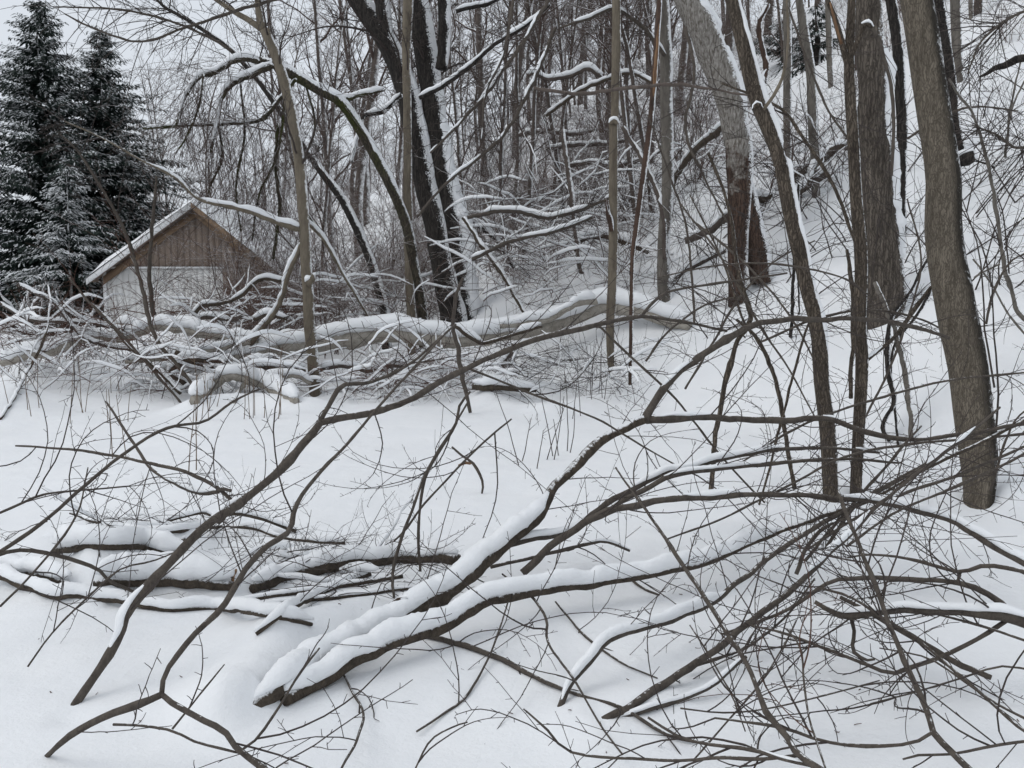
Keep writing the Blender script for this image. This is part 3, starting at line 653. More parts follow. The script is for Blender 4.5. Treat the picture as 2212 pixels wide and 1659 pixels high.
tree('bowed_tree', 'mossy tree bowed over to the left under snow, tip broken', [
    dict(p=[(915, 692), (897, 590), (876, 478), (836, 388), (780, 285), (736, 222), (690, 195), (640, 165), (590, 138), (560, 132)], w=[24, 23, 21, 20, 20, 21, 16], lean=-1.5, ext=0, crown=(0, 0, 0), snow=(.45, .98, .035, .45), rag=1.2, sdir=(.25, -.2, .9))], 'moss', 4, Ybase=17.4, twig='backtwig', limbs=[
    dict(p=[(590, 140), (545, 162), (505, 180), (478, 212), (470, 260), (455, 330)], w=[13, 11, 8, 5], snow=9, a=-1.5, b=-2.2, tw=70, L=1.5, grav=-.16, sub=6),
    dict(p=[(560, 132), (515, 128), (465, 156), (430, 166), (400, 210), (380, 270)], w=[13, 11, 8, 4], snow=9, a=-1.5, b=-2.5, tw=70, L=1.5, grav=-.16, sub=6),
    dict(p=[(640, 170), (600, 220), (560, 260), (480, 268), (400, 272), (310, 278)], w=[8, 7, 5], snow=4, a=-1.2, b=-2, tw=80, L=1.3, grav=-.10, sub=6),
    dict(p=[(700, 200), (740, 215), (780, 205), (830, 195)], w=[10, 8, 5], snow=8, a=-1, b=-.5, tw=20, L=1.1, grav=-.10),
    dict(p=[(620, 165), (600, 330), (560, 420), (545, 520)], w=[6, 5, 3], a=-1.4, b=-1.2, tw=70, L=1.2, grav=-.10, sub=6),
    dict(p=[(470, 262), (480, 340), (455, 400), (448, 430)], w=[6, 5, 3], a=-2.0, b=-1.9, tw=50, L=1.0, grav=-.12, sub=6),
    dict(p=[(600, 270), (596, 360), (604, 450), (590, 560)], w=[7, 8, 6], a=-1.3, b=-1.0, tw=60, L=1.1, grav=-.08, sub=6),
    dict(p=[(520, 180), (528, 290), (510, 400), (520, 500)], w=[5, 5, 4], a=-1.6, b=-1.4, tw=60, L=1.1, grav=-.10, sub=6),
    dict(p=[(660, 180), (680, 280), (640, 400), (700, 520)], w=[5, 5, 4], a=-1.0, b=-.6, tw=60, L=1.2, grav=-.06, sub=6),
    dict(p=[(440, 160), (430, 230), (400, 300), (380, 330)], w=[5, 4, 3], a=-2.2, b=-2.4, tw=50, L=1.0, grav=-.12, sub=6)])
tree('leaning_tree', 'thin dark tree leaning far left behind the slim tan one', [
    dict(p=[(833, 684), (815, 610), (795, 550), (745, 440), (694, 370), (613, 250), (553, 168), (490, 100), (400, 40)], w=[22, 19, 18, 15, 11, 8], ext=2, lean=1.0, snow=(.05, .6, .012, .35), rag=1.5)], 'dark', 5, crown=(14, 2.0, .015), Ybase=18.2)
tree('broken_tree', 'straight grey-tan snag with torn wood and a snow ball halfway up', [
    dict(p=[(1320, 800), (1318, 700), (1324, 580), (1325, 440), (1326, 268)], w=[14, 19, 20, 19, 18], ext=0, crown=(0, 0, 0)),
    dict(p=[(1327, 280), (1329, 180), (1332, 90), (1331, 0)], w=[17, 19, 18], dy=.25, ext=4)], 'tan', 6, flare=.1, limbs=[
    dict(p=[(1312, 432), (1316, 470), (1321, 500)], w=[3, 13, 9], a=-.12, b=-.10, mat='redbrown'),
    dict(p=[(1308, 428), (1312, 455), (1318, 480)], w=[2, 6, 6], a=-.16, b=-.12, mat='redbrown'),
    dict(p=[(1318, 268), (1326, 262), (1333, 268)], w=[8, 11, 8], snow=9, a=-.05, b=-.05, gaps=0)])
tree('broken_pole', 'thin red-brown pole stripped of bark, leaning on the grey trunk', [
    dict(p=[(1366, 575), (1373, 505), (1393, 354), (1407, 243), (1417, 118), (1425, -10)], w=[9, 12, 13, 12, 11], ext=1.5, crown=(0, 0, 0))], 'redbrown', 7, flare=0, Ybase=13, limbs=[
    dict(p=[(1409, 228), (1415, 160), (1418, 110), (1424, 40)], w=[3, 9, 6, 7, 2], a=-.03, b=-.03, mat='torn')])
tree('grey_tree', 'pale grey upright trunk in the middle of the slope', [
    dict(p=[(1439, 645), (1434, 550), (1442, 400), (1440, 235), (1437, 100), (1431, 0)], w=[30, 27, 26, 27, 27], ext=5)], 'grey', 8, crown=(6, 2.4, .02))
tree('patchy_tree', 'double-stemmed tree with red-brown base and pale patchy upper bark', [
    dict(p=[(1595, 650), (1592, 560), (1597, 450), (1600, 370), (1592, 300)], w=[38, 42, 48, 56, 57], ext=0, crown=(0, 0, 0), mat='patch'),
    dict(p=[(1645, 612), (1632, 530), (1612, 430), (1600, 360)], w=[46, 48, 45, 40], dy=.1, ext=0, crown=(0, 0, 0), mat='patch', snow=(.0, .9, .02, .6)),
    dict(p=[(1592, 310), (1580, 225), (1548, 130), (1510, 50), (1480, -15)], w=[57, 60, 64, 60, 54], dy=.05, ext=5, mat='patch', snow=(.05, .45, .04, .6))], 'redbrown', 9, crown=(6, 2.4, .03), limbs=[
    dict(p=[(1630, 230), (1655, 150), (1640, 60), (1660, 10)], w=[14, 12, 8], a=.3, b=.6, snow=10, tw=6)])
tree('rough_bark_tree', 'dark rough-barked tree leaning left on the right of the middle', [
    dict(p=[(1795, 1080), (1794, 1035), (1788, 920), (1774, 820), (1764, 702), (1746, 634), (1728, 550), (1702, 438), (1684, 345), (1655, 268), (1630, 205), (1606, 100), (1580, -5)], w=[34, 33, 34, 33, 32, 30, 32, 30, 28, 30, 32, 30, 26], ext=4, lean=.5, snow=(.15, .66, .016, .40), rag=1.7)], 'rough', 10, crown=(5, 1.6, .012), limbs=[
    dict(p=[(1628, 238), (1636, 228), (1644, 236)], w=[10, 13, 10], a=.15, b=.15, snow=11, gaps=0),
    dict(p=[(1650, 235), (1672, 205), (1692, 160), (1702, 90), (1700, 0)], w=[7, 7, 5], a=.2, b=.3, mat='tan', tw=5, L=.6, r=.003)])
tree('split_tree', 'dark rough stem beside the leaning one, its top split and torn', [
    dict(p=[(1848, 1074), (1851, 1010), (1857, 890), (1862, 780), (1857, 690), (1859, 550), (1850, 440), (1845, 337), (1840, 240), (1834, 130), (1840, 0)], w=[25, 25, 27, 27, 27, 26, 24, 23, 21, 16], ext=3, lean=.4, crown=(4, 1.5, .01)),
    dict(p=[(1836, 160), (1815, 80), (1800, 30), (1783, -10)], w=[13, 12, 9], dy=.35, ext=.6, crown=(0, 0, 0))], 'rough', 11, limbs=[
    dict(p=[(1818, 95), (1803, 45), (1793, 5)], w=[6, 6, 3], a=.25, b=.25, mat='torn'),
    dict(p=[(1838, 125), (1852, 90), (1868, 50)], w=[10, 11, 8], a=.25, b=.2),
    dict(p=[(1866, 48), (1886, 62), (1905, 110), (1925, 190), (1931, 270), (1926, 380)], w=[9, 8, 8, 6], a=.2, b=.1, mat='fg', tw=6, L=.5, r=.003),
    dict(p=[(1864, 56), (1876, 52), (1884, 60)], w=[5, 7, 5], a=.15, b=.15, snow=9, gaps=0),
    dict(p=[(1860, 560), (1800, 400), (1730, 290), (1680, 230), (1560, 180)], w=[7, 8, 6, 4], a=.3, b=1.5, tw=16, L=.9, r=.004),
    dict(p=[(1858, 790), (1930, 730), (1960, 690), (2012, 620)], w=[7, 9, 8], a=.1, b=.6, tw=4, L=.5, r=.003, son=(0, .3), snow=7)])
tree('ridged_tree', 'broad trunk with long ridged bark behind the split one', [
    dict(p=[(1903, 682), (1911, 630), (1907, 550), (1895, 400), (1887, 300), (1880, 135), (1872, 0)], w=[76, 80, 76, 66, 60, 56, 54], ext=6, snow=(.03, .36, .05, .5))], 'ridged', 12, crown=(6, 2.6, .03), sides=18)
tree('dark_tree', 'thin dark trunk to the right of the broad ridged one', [
    dict(p=[(1952, 505), (1946, 440), (1948, 340), (1947, 240), (1938, 100), (1926, 0)], w=[17, 19, 23, 22, 21], ext=5)], 'dark', 13, crown=(5, 2.2, .02))
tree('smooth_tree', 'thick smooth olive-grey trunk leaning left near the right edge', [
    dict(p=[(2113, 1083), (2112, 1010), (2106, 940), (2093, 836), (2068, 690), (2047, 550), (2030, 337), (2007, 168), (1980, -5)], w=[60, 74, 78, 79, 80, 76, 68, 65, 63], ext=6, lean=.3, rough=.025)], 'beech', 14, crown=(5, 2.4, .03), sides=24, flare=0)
tree('slope_tree', 'dark trunk close behind the thick smooth trunk, up the slope', [
    dict(p=[(2076, 330), (2068, 290), (2050, 140), (2028, 0)], w=[16, 19, 20], ext=5)], 'dark', 15, crown=(4, 2, .02))
tree('slope_tree', 'grey trunk high on the right slope beside the dark one', [
    dict(p=[(2072, 175), (2068, 120), (2064, 0)], w=[18, 20, 20], ext=5)], 'grey', 16, crown=(4, 2, .02))
tree('slope_tree', 'short stretch of thin trunk at the top edge, far right slope', [
    dict(p=[(2098, 40), (2097, 0)], w=[9, 9], ext=5)], 'grey', 17, crown=(4, 2, .02))
tree('slope_tree', 'pale thin trunk between the patchy tree and the split one, long bare bole', [
    dict(p=[(1764, 421), (1758, 300), (1752, 170), (1738, 70), (1728, 0)], w=[18, 21, 20, 17], ext=5)], 'grey', 18, crown=(5, 2, .02))
tree('slope_tree', 'straight slim grey trunk just right of the rough leaning one', [
    dict(p=[(1702, 345), (1700, 250), (1702, 120), (1700, 0)], w=[15, 18, 17], ext=5)], 'grey', 19, crown=(5, 2, .02))
tree('slope_tree', 'short thin grey trunk left of the split top, ending low', [
    dict(p=[(1795, 188), (1793, 130), (1788, 0)], w=[11, 13, 12], ext=5)], 'grey', 20, crown=(4, 2, .02))

# ------------------------------------------------------------------ thin saplings standing on the slope
def pole(name, label, specs, mat='fg', seed=0, twig='twig', group=None):
    return sapling(name, label, 'sapling', specs, group, twig, None, seed, mat)
pole('thin_sapling', 'crooked two-kinked sapling left of the rough leaning tree', [
    dict(p=[(1534, 1069), (1547, 937), (1568, 826), (1591, 745), (1615, 708), (1622, 678), (1608, 634), (1590, 550), (1572, 440), (1530, 330)], Y=[None, 7.4], w=[11, 11, 10, 12, 8, 6], tw=8, L=.5),
    dict(p=[(1612, 706), (1590, 650), (1560, 560), (1490, 420)], Y=[7.0, 7.6], w=[6, 5, 3], tw=8, L=.5)], 'rough', 31)
pole('thin_sapling', 'sapling bent in a bow beside the crooked two-kinked one', [
    dict(p=[(1716, 1055), (1699, 954), (1689, 887), (1676, 820), (1655, 766), (1624, 716), (1590, 690)], Y=[None, 7.4], w=[10, 10, 9, 7], tw=8, L=.45),
    dict(p=[(1640, 1090), (1668, 990), (1690, 900), (1730, 750), (1748, 695)], Y=[6.6, 7.2], w=[5, 6, 5], tw=6, L=.4)], 'rough', 32)
pole('thin_sapling', 'pale bent stem right of the split tree', [
    dict(p=[(1969, 950), (1965, 887), (1955, 803), (1938, 725), (1915, 668), (1890, 610)], Y=[None, 9.2], w=[12, 11, 11, 9], tw=6, L=.5)], 'grey', 33)
pole('thin_sapling', 'dark zigzag stem with peeling bark right of the split tree', [
    dict(p=[(1921, 953), (1908, 914), (1931, 870), (1917, 803), (1918, 725), (1930, 680), (1960, 640), (2005, 560)], Y=[None, 9.2], w=[8, 9, 11, 10, 8, 7], tw=6, L=.5),
    dict(p=[(1940, 960), (1932, 880), (1925, 800), (1935, 740), (1975, 690), (2012, 628)], Y=[8.6, 9.3], w=[6, 6, 7], tw=4, L=.5)], 'dark', 34)
pole('thin_sapling', 'short bare stem pressed against the left side of the split tree', [
    dict(p=[(1838, 860), (1840, 780), (1842, 690), (1838, 600), (1830, 540)], Y=[7.4, 8], w=[9, 10, 8], tw=3)], 'rough', 35)
pole('slope_sapling', 'thin upright pair of stems on the slope left of the rough tree', [
    dict(p=[(1708, 727), (1712, 650), (1715, 590), (1718, 540), (1725, 400)], Y=[None, 10.6], w=[8, 7, 5], tw=7, L=.6, son=(0, .05)),
    dict(p=[(1726, 678), (1726, 640), (1722, 590), (1710, 520)], Y=[None, 10.6], w=[4, 4, 3], tw=4)], 'dark', 36)
pole('slope_sapling', 'long arched sapling on the far right slope', [
    dict(p=[(2230, 700), (2198, 668), (2172, 580), (2160, 505), (2144, 404), (2134, 354), (2103, 250), (2072, 205), (2050, 170)], Y=[None, 9.5], w=[10, 9, 8, 6, 4], tw=14, L=.8),
    dict(p=[(2102, 560), (2140, 610), (2180, 680), (2230, 740)], Y=[9.2, 8.6], w=[4, 4, 4], tw=5, L=.5),
    dict(p=[(2105, 600), (2120, 590), (2160, 570)], Y=[9.2, 9.0], w=[5, 4, 4], tw=2)], 'grey', 37)
pole('slope_sapling', 'thin forked sapling under the broken dark limb on the right slope', [
    dict(p=[(2172, 340), (2180, 250), (2190, 200), (2205, 130)], Y=[None, 13.5], w=[6, 5, 3], tw=14, L=.9),
    dict(p=[(2178, 270), (2195, 210), (2240, 130)], Y=[13, 13], w=[4, 4, 3], tw=10, L=.9)], 'grey', 38)
sapling('broken_limb', 'dark broken limb sticking in from the right edge', 'branch', [
    dict(p=[(2115, 166), (2135, 158), (2157, 144), (2180, 136), (2230, 126), (2330, 150)], Y=[12, 11.2], w=[4, 10, 15, 15, 16], tw=10, L=.8, r=.004)], seed=39, mat='dark')
sapling('snow_stump', 'small dark stump with snow on the slope right of the smooth trunk', 'stump', [
    dict(p=[(2052, 370), (2062, 352), (2088, 340), (2106, 336)], Y=[12.0, 11.7], w=[26, 24, 27, 24], snow=10, gaps=0),
    dict(p=[(2090, 342), (2120, 350), (2150, 362)], Y=[11.8, 11.5], w=[5, 4, 3], tw=3)], seed=40, mat='dark')
k = 0
for bx_, by_, n_, lab in ((2085, 470, 14, 'arching brush of dark bare stems on the right slope, near the edge'), (2150, 250, 9, 'sparse upright brush high on the right slope'),
                          (1660, 500, 9, 'small brush tuft behind the rough leaning tree'), (1560, 715, 6, 'thin brush tuft below the foot of the patchy tree'), (1690, 620, 7, 'brush tuft right of the foot of the patchy tree'),
                          (1790, 600, 7, 'brush tuft between the rough tree and the split one'), (2000, 620, 6, 'brush tuft between the ridged and the smooth trunk'), (2160, 640, 8, 'low brush tuft right of the smooth trunk'), (2140, 880, 5, 'lowest brush tuft at the right edge, beside the smooth trunk'),
                          (1960, 420, 8, 'brush tuft at the foot of the thin dark trunk'), (1500, 560, 12, 'tuft of thin dark brush left of the patchy tree')):
    g = G(bx_, by_); rng = np.random.default_rng(600+k); root = thing('slope_brush', lab, 'brush', g); tb = Batch()
    for i in range(n_):
        s = g+np.array([rng.normal(.3, .5), rng.normal(0, .4), -.05]); s[2] = float(hfull(s[0], s[1]))-.05
        a = rng.uniform(-.9, 1.2); P = wander(s, (sin(a)*.9, rng.normal(0, .3), .8), rng.uniform(1.2, 2.6), 12, rng, .07, -.05); tb.tube(P, np.linspace(.011, .003, 13), 5)
        twigs_on(tb, P, 8, .7, .0035, rng, .2, 1, 3, -.03, 0)
    tag(tb.build('stems', M['twig'], root), kind='stuff'); k += 1

# ------------------------------------------------------------------ the long fallen tree and its tangle, left and centre
def big_log(pts, Y, w, snow, seed, gaps=0.0): return dict(p=pts, Y=Y, w=w, snow=snow, gaps=gaps, mat='log')
sapling('fallen_tree', 'long fallen tree lying across the picture under deep snow', 'fallen tree', [
    dict(p=[(1490, 705), (1430, 690), (1370, 672), (1300, 665), (1235, 690), (1160, 712), (1060, 730), (990, 738), (930, 733), (860, 724), (790, 728), (700, 742), (620, 752), (560, 758)], Y=[None, 15.0, 14.9, 14.7, 14.7, 14.7], w=[20, 26, 26, 24, 22, 28, 34, 36, 30, 22], snow=30, gaps=0, mat='log', jit=.1, var=.14),
    dict(p=[(600, 748), (530, 738), (470, 728), (400, 714), (330, 707), (252, 702)], Y=[14.7, 14.9], w=[20, 18, 15, 9], snow=20, gaps=0, mat='log', tw=10, L=1.0, r=.006),
    dict(p=[(600, 752), (540, 768), (480, 775), (400, 782), (330, 775), (270, 782)], Y=[14.6, 14.0], w=[16, 13, 9], snow=18, gaps=0.05, mat='log', tw=10, L=1.0, r=.006),
    dict(p=[(330, 707), (290, 725), (240, 735), (190, 733), (130, 752), (70, 768), (0, 786)], Y=[14.8, 14.2], w=[14, 16, 17, 15], snow=22, gaps=0, mat='log', tw=8, L=.8, r=.006),
    dict(p=[(540, 738), (470, 755), (420, 765), (370, 795), (330, 800)], Y=[14.4, 13.9], w=[10, 9, 7], snow=15, gaps=.05, mat='log', tw=10, L=.8),
    dict(p=[(1290, 650), (1240, 660), (1180, 690), (1130, 700), (1080, 705)], Y=[14.6, 14.4], w=[14, 12, 10], snow=16, gaps=0, mat='log', tw=10, L=.9)], seed=50, mat='log')
sapling('arched_log', 'short arched log capped with snow near the foot of the slim tan tree', 'log', [
    dict(p=[(421, 866), (448, 842), (489, 815), (524, 818), (573, 838), (640, 866)], Y=[13.0, 13.2, 13.4], w=[22, 20, 19, 18, 16], snow=26, gaps=0, mat='log'),
    dict(p=[(530, 820), (518, 845), (505, 868)], Y=[13.2, 13.1], w=[9, 9, 9], mat='log', snow=6),
    dict(p=[(560, 832), (600, 818), (640, 812), (672, 830)], Y=[13.4, 13.5], w=[10, 10, 8], snow=18, gaps=0, mat='log', tw=6)], seed=51, mat='log')
SN = [  # smaller snow-laden branches in the tangle
    ('long snowy branch slanting down left of the shed', [(40, 614), (80, 635), (118, 655), (162, 712), (202, 739), (290, 758)], (14.0, 14.2), (6, 7, 8), 6),
    ('curved snowy branch reaching left from the foot of the shed wall', [(184, 645), (215, 672), (250, 712), (285, 755), (330, 790), (390, 850)], (13.8, 13.2), (5, 7, 8), 7),
    ('dark snowy branch looping in front of the brown shed wall', [(405, 708), (430, 665), (480, 655), (520, 640), (560, 605), (620, 608)], (16, 16.2), (9, 8, 7), 8),
    ('arched snowy branch below the brown shed wall', [(360, 700), (410, 700), (440, 685), (500, 690), (528, 680)], (15.6, 15.8), (9, 8, 6), 8),
    ('snow-loaded branch end lying on the pile by the tan tree', [(548, 690), (580, 680), (620, 690)], (15, 15), (8, 8, 6), 10),
    ('snowy branch rising at the left edge of the tangle', [(0, 905), (30, 860), (60, 800), (90, 745), (105, 700)], (12.8, 13.6), (6, 6, 4), 3),
    ('thin snowy branch crossing low over the left mounds', [(0, 655), (60, 690), (130, 695), (200, 700), (280, 715)], (14.6, 14.2), (6, 6, 5), 7),
    ('snow-heaped branch along the bottom of the tangle, by the arched log', [(380, 760), (430, 790), (500, 800), (590, 795), (660, 800)], (13.8, 13.7), (12, 12, 9), 16),
    ('second snow-heaped branch, just above the arched log', [(400, 830), (370, 800), (420, 778), (520, 786), (600, 775)], (13.6, 13.9), (11, 12, 9), 15),
    ('knobbly snowy branch right of the slim tan tree', [(690, 800), (740, 790), (800, 802), (850, 790), (900, 800)], (14.0, 14.1), (9, 9, 7), 14),
    ('snowy branch sagging over the brush at the centre', [(975, 700), (1010, 725), (1045, 740), (1100, 725), (1170, 705)], (13.2, 13.6), (8, 8, 7), 13),
    ('snowy stick leaning in the brush right of the slender tree', [(1000, 470), (1040, 530), (1090, 600), (1140, 690)], (16, 15.4), (8, 9, 8), 6),
    ('snow-topped stub log standing out of the brush', [(1085, 800), (1100, 770), (1112, 745)], (13.4, 13.5), (28, 26, 22), 24),
    ('flat snow-covered log end low in front of the brush', [(1020, 835), (1080, 838), (1158, 842)], (12.6, 12.8), (14, 14, 12), 16),
    ('bent snowy limb under the pale grey trunk', [(1240, 540), (1260, 515), (1300, 510), (1340, 520), (1400, 545)], (17, 16.5), (10, 11, 9), 14),
    ('snowy limb bridging to the foot of the patchy tree', [(1430, 640), (1460, 600), (1510, 570), (1570, 540)], (15.5, 16), (9, 9, 8), 9),
    ('thick dark limb slanting up to the patchy tree', [(1440, 420), (1480, 350), (1530, 300), (1575, 270)], (17, 15.5), (10, 13, 12), 10),
    ('snow-covered limb crossing before the pale grey trunk, upper', [(1180, 250), (1250, 200), (1330, 165), (1370, 160), (1420, 185)], (20, 18), (6, 7, 6), 6),
    ('white zigzag snowy limb hanging high in the centre', [(1140, 165), (1155, 160), (1180, 172), (1200, 170), (1230, 165), (1270, 150), (1300, 165)], (20, 19.5), (6, 7, 8, 8), 11),
    ('long snowy trunk lying up the slope behind the patchy tree', [(1580, 420), (1650, 430), (1720, 380), (1790, 335), (1830, 300)], (16, 18), (15, 16, 14), 14),
    ('broken snowy log propped on the slope above the patchy tree', [(1700, 430), (1740, 400), (1760, 360), (1800, 320), (1840, 320)], (15, 16.5), (11, 12, 12), 10),
    ('dark horizontal bough across the middle, no snow on it', [(1155, 190), (1240, 202), (1330, 193), (1450, 183), (1520, 190), (1640, 210)], (11, 8.5), (7, 8, 7, 4), 0),
]
for i, (lab, pts, Y, w_, sn) in enumerate(SN):
    sapling('snowy_branch', lab, 'branch', [dict(p=pts, Y=list(Y), w=list(w_), snow=sn, gaps=.12, tw=9, L=.9, r=.0055, grav=-.03)], seed=60+i, mat='fglog' if i % 3 else 'back')

# brush heaps
def heap(label, boxes, seed, mat='twig', n=120, L=.9, r=.005, snow=40, up=.25):
    """tangle of twigs between pixel boxes (x0,x1,y0,y1,Y0,Y1) with pads of snow on it."""
    rng = np.random.default_rng(seed+900); tb = Batch(); sb = Batch(); root = None
    for (x0, x1, y0, y1, Y0, Y1) in boxes:
        for i in range(n):
            p = at(rng.uniform(x0, x1), rng.uniform(y0, y1), rng.uniform(Y0, Y1)); g = float(hfull(p[0], p[1])); p[2] = max(p[2], g)
            if root is None: root = thing('brush_heap', label, 'brush', (p[0], p[1], g))
            a = rng.uniform(0, 2*pi); P = wander(p, (cos(a), sin(a)*.6, rng.normal(up, .4)), L*rng.uniform(.4, 1.2), 8, rng, .14, -.05)
            P[:, 2] = np.maximum(P[:, 2], hfull(P[:, 0], P[:, 1])-.02)
            rr = r*rng.uniform(.5, 1.3); tb.tube(P, np.linspace(rr, rr*.4, 9), 4); twigs_on(tb, P, 5, L*.5, rr*.5, rng, .1, 1, 2, -.03, .05)
            if i < snow:
                Rr = np.full(9, rr); th = np.full(9, rng.uniform(.02, .07)); snowcap(P, Rr, th, None, i+seed, sides=6, b=sb)
    tag(tb.build('twigs', M[mat], root), kind='stuff')
    o = sb.build('snow_pads', M['snow'], root)
    if o: o['kind'] = 'stuff'
heap('dense heap of fine brush right of the middle, under the fallen tree', [(1090, 1350, 770, 850, 12.4, 14.2)], 1, 'twig', 105, .9, .005, 26)
heap('snowy brush spilling below the fallen tree at the centre', [(720, 1060, 775, 860, 12.6, 14.4)], 2, 'redtwig', 110, .9, .005, 75)
heap('snowy brush at the foot of the shed', [(400, 640, 655, 705, 15.6, 20)], 3, 'redtwig', 150, 1.1, .007, 70, .3)
heap('low brush and snow heaped at the left edge', [(0, 210, 690, 790, 13.5, 17)], 4, 'redtwig', 150, 1.1, .006, 70, .35)
heap('brush caught between the fallen tree and the arched log', [(250, 660, 760, 850, 13.2, 14.6)], 5, 'redtwig', 90, .9, .005, 70)
heap('brush behind the fallen tree, left of the dark twin trunks', [(650, 940, 600, 690, 16.5, 21)], 6, 'redback', 200, 1.4, .007, 60, .5)
heap('brush on the slope behind the broken snag', [(1040, 1420, 520, 660, 15.5, 19)], 7, 'redback', 220, 1.4, .007, 80, .4)

# weed stalks standing in the snow
rng = np.random.default_rng(77); ns = 0
for cx_, cy_, n_, lab in ((178, 890, 3, 'dry weed stalks in the snow, below the left end of the fallen tree'), (218, 915, 4, 'clump of dry weed stalks nearest the left branch fork'), (120, 800, 2, 'two dry stalks between the left snow mounds'),
        (275, 850, 2, 'two dry stalks left of the arched log'), (398, 915, 3, 'dry weed stalks just below the left end of the arched log'), (250, 990, 2, 'two thin stalks standing alone in the open snow at left'),
        (430, 1010, 2, 'two thin stalks behind the bent sapling, above the snow ball'), (470, 880, 3, 'dry stalks in front of the arched log'), (540, 905, 4, 'dry stalks below the middle of the arched log'), (590, 900, 4, 'dry stalks left of the foot of the slim tan tree'),
        (1210, 990, 6, 'largest clump of dark stalks in the open middle snow'), (1160, 1000, 3, 'three dark stalks left of the largest clump in the middle snow'), (1300, 860, 5, 'dark stalks at the foot of the broken snag'), (1240, 900, 3, 'dark stalks before the dense brush heap'), (60, 880, 4, 'dry weed stalks at the left edge')):
    g0 = G(cx_, cy_); root = thing('weed_clump', lab, 'weed', g0, 'dry weed stalks standing in the snow')
    for i in range(n_):
        x, y = g0[0]+rng.normal(0, .13), g0[1]+rng.normal(0, .15); h = rng.uniform(.35, .95)
        P = wander((x, y, float(hfull(x, y))-.04), (rng.normal(0, .12), rng.normal(0, .1), 1), h, 7, rng, .04); b = Batch(); b.tube(P, np.linspace(.0055, .003, 8), 5)
        if rng.random() < .5: twigs_on(b, P, 3, .25, .0025, rng, .5, 1, 1)
        b.build('stalk', M['stalk'] if cx_ < 1000 else M['twig'], root)

# ------------------------------------------------------------------ foreground: saplings brought down by the snow
sapling('fallen_sapling', 'large forked sapling lying under thick snow across the foreground', 'fallen sapling', [
    dict(p=[(505, 1562), (545, 1528), (595, 1492), (660, 1452), (733, 1412), (777, 1386), (895, 1316), (935, 1297), (982, 1265), (1036, 1225), (1097, 1171), (1137, 1137), (1190, 1066), (1250, 995), (1330, 938), (1398, 904)], Y=[3.34, 3.9, 4.6, 5.2], sink=2, w=[40, 44, 42, 40, 36, 33, 30, 25, 22, 20], snow=34, gaps=0.0, son=(.03, .74), var=.12, mat='fglog', tw=34, L=.5, lo=.3),
    dict(p=[(1392, 910), (1408, 880), (1432, 840), (1480, 795), (1550, 745), (1620, 705), (1700, 690), (1780, 690), (1850, 688), (1960, 704), (2050, 730)], Y=[5.18, 5.6, 6.0, 6.3], w=[19, 16, 13, 11, 7], snow=6, gaps=.75, tw=34, L=.6),
    dict(p=[(1396, 908), (1450, 902), (1530, 902), (1600, 906), (1680, 908), (1760, 905), (1800, 907), (1850, 925), (1920, 944), (1985, 950), (2040, 944), (2110, 935), (2212, 915)], Y=[5.2, 5.3, 5.2, 5.0], w=[17, 14, 12, 10, 8], snow=6, gaps=.7, tw=34, L=.6),
    dict(p=[(615, 1512), (660, 1487), (733, 1450), (794, 1414), (885, 1378), (969, 1343), (1036, 1306), (1097, 1286), (1205, 1274), (1306, 1261), (1373, 1248), (1478, 1228), (1551, 1206), (1652, 1161), (1770, 1117), (1880, 1080), (2000, 1010), (2130, 950), (2250, 890)], Y=[3.3, 3.9, 4.4, 4.9, 5.1], w=[30, 31, 30, 26, 20, 15, 13, 11, 9, 7], snow=32, gaps=0.0, son=(-1, .62), var=.14, mat='fglog', tw=44, L=.5, lo=.25),
    dict(p=[(1100, 1176), (1150, 1165), (1195, 1158), (1240, 1140), (1286, 1106), (1340, 1069), (1434, 1025), (1490, 1014), (1568, 991), (1686, 971), (1790, 968), (1900, 978)], Y=[4.6, 4.8, 5.0, 5.1], w=[14, 14, 13, 10, 8, 5], snow=10, gaps=.45, tw=30, L=.5),
    dict(p=[(1128, 1238), (1170, 1200), (1222, 1154), (1300, 1112), (1400, 1088), (1470, 1078), (1540, 1074), (1640, 1068), (1760, 1072), (1850, 1080), (1950, 1096), (2040, 1120), (2107, 1156), (2174, 1196), (2260, 1245)], Y=[4.45, 4.6, 4.6, 4.2], w=[20, 18, 14, 11, 11, 14, 18], snow=12, gaps=.35, tw=34, L=.5),
    dict(p=[(1300, 1110), (1410, 1050), (1470, 1024), (1568, 1012), (1702, 998), (1830, 992), (1940, 1000)], Y=[4.65, 5.0], w=[12, 11, 8, 5], snow=6, gaps=.5, tw=20, L=.5),
    dict(p=[(1060, 1225), (1130, 1210), (1210, 1190), (1300, 1170), (1360, 1190)], Y=[4.6, 4.9], w=[9, 8, 5], snow=5, gaps=.4, tw=10, L=.35),
    dict(p=[(920, 1372), (960, 1382), (1019, 1400), (1097, 1430), (1171, 1471), (1239, 1498), (1340, 1528), (1434, 1585), (1500, 1602)], Y=[3.95, 3.5, 3.1], w=[14, 11, 8, 7], tw=22, L=.4),
    dict(p=[(770, 1388), (800, 1350), (850, 1300), (880, 1292)], Y=[3.9, 4.0], w=[11, 10, 6], mat='redbrown', tw=6, L=.3),
    dict(p=[(1362, 1250), (1390, 1272), (1424, 1285)], Y=[4.7, 4.6], w=[6, 5, 4])], seed=1)
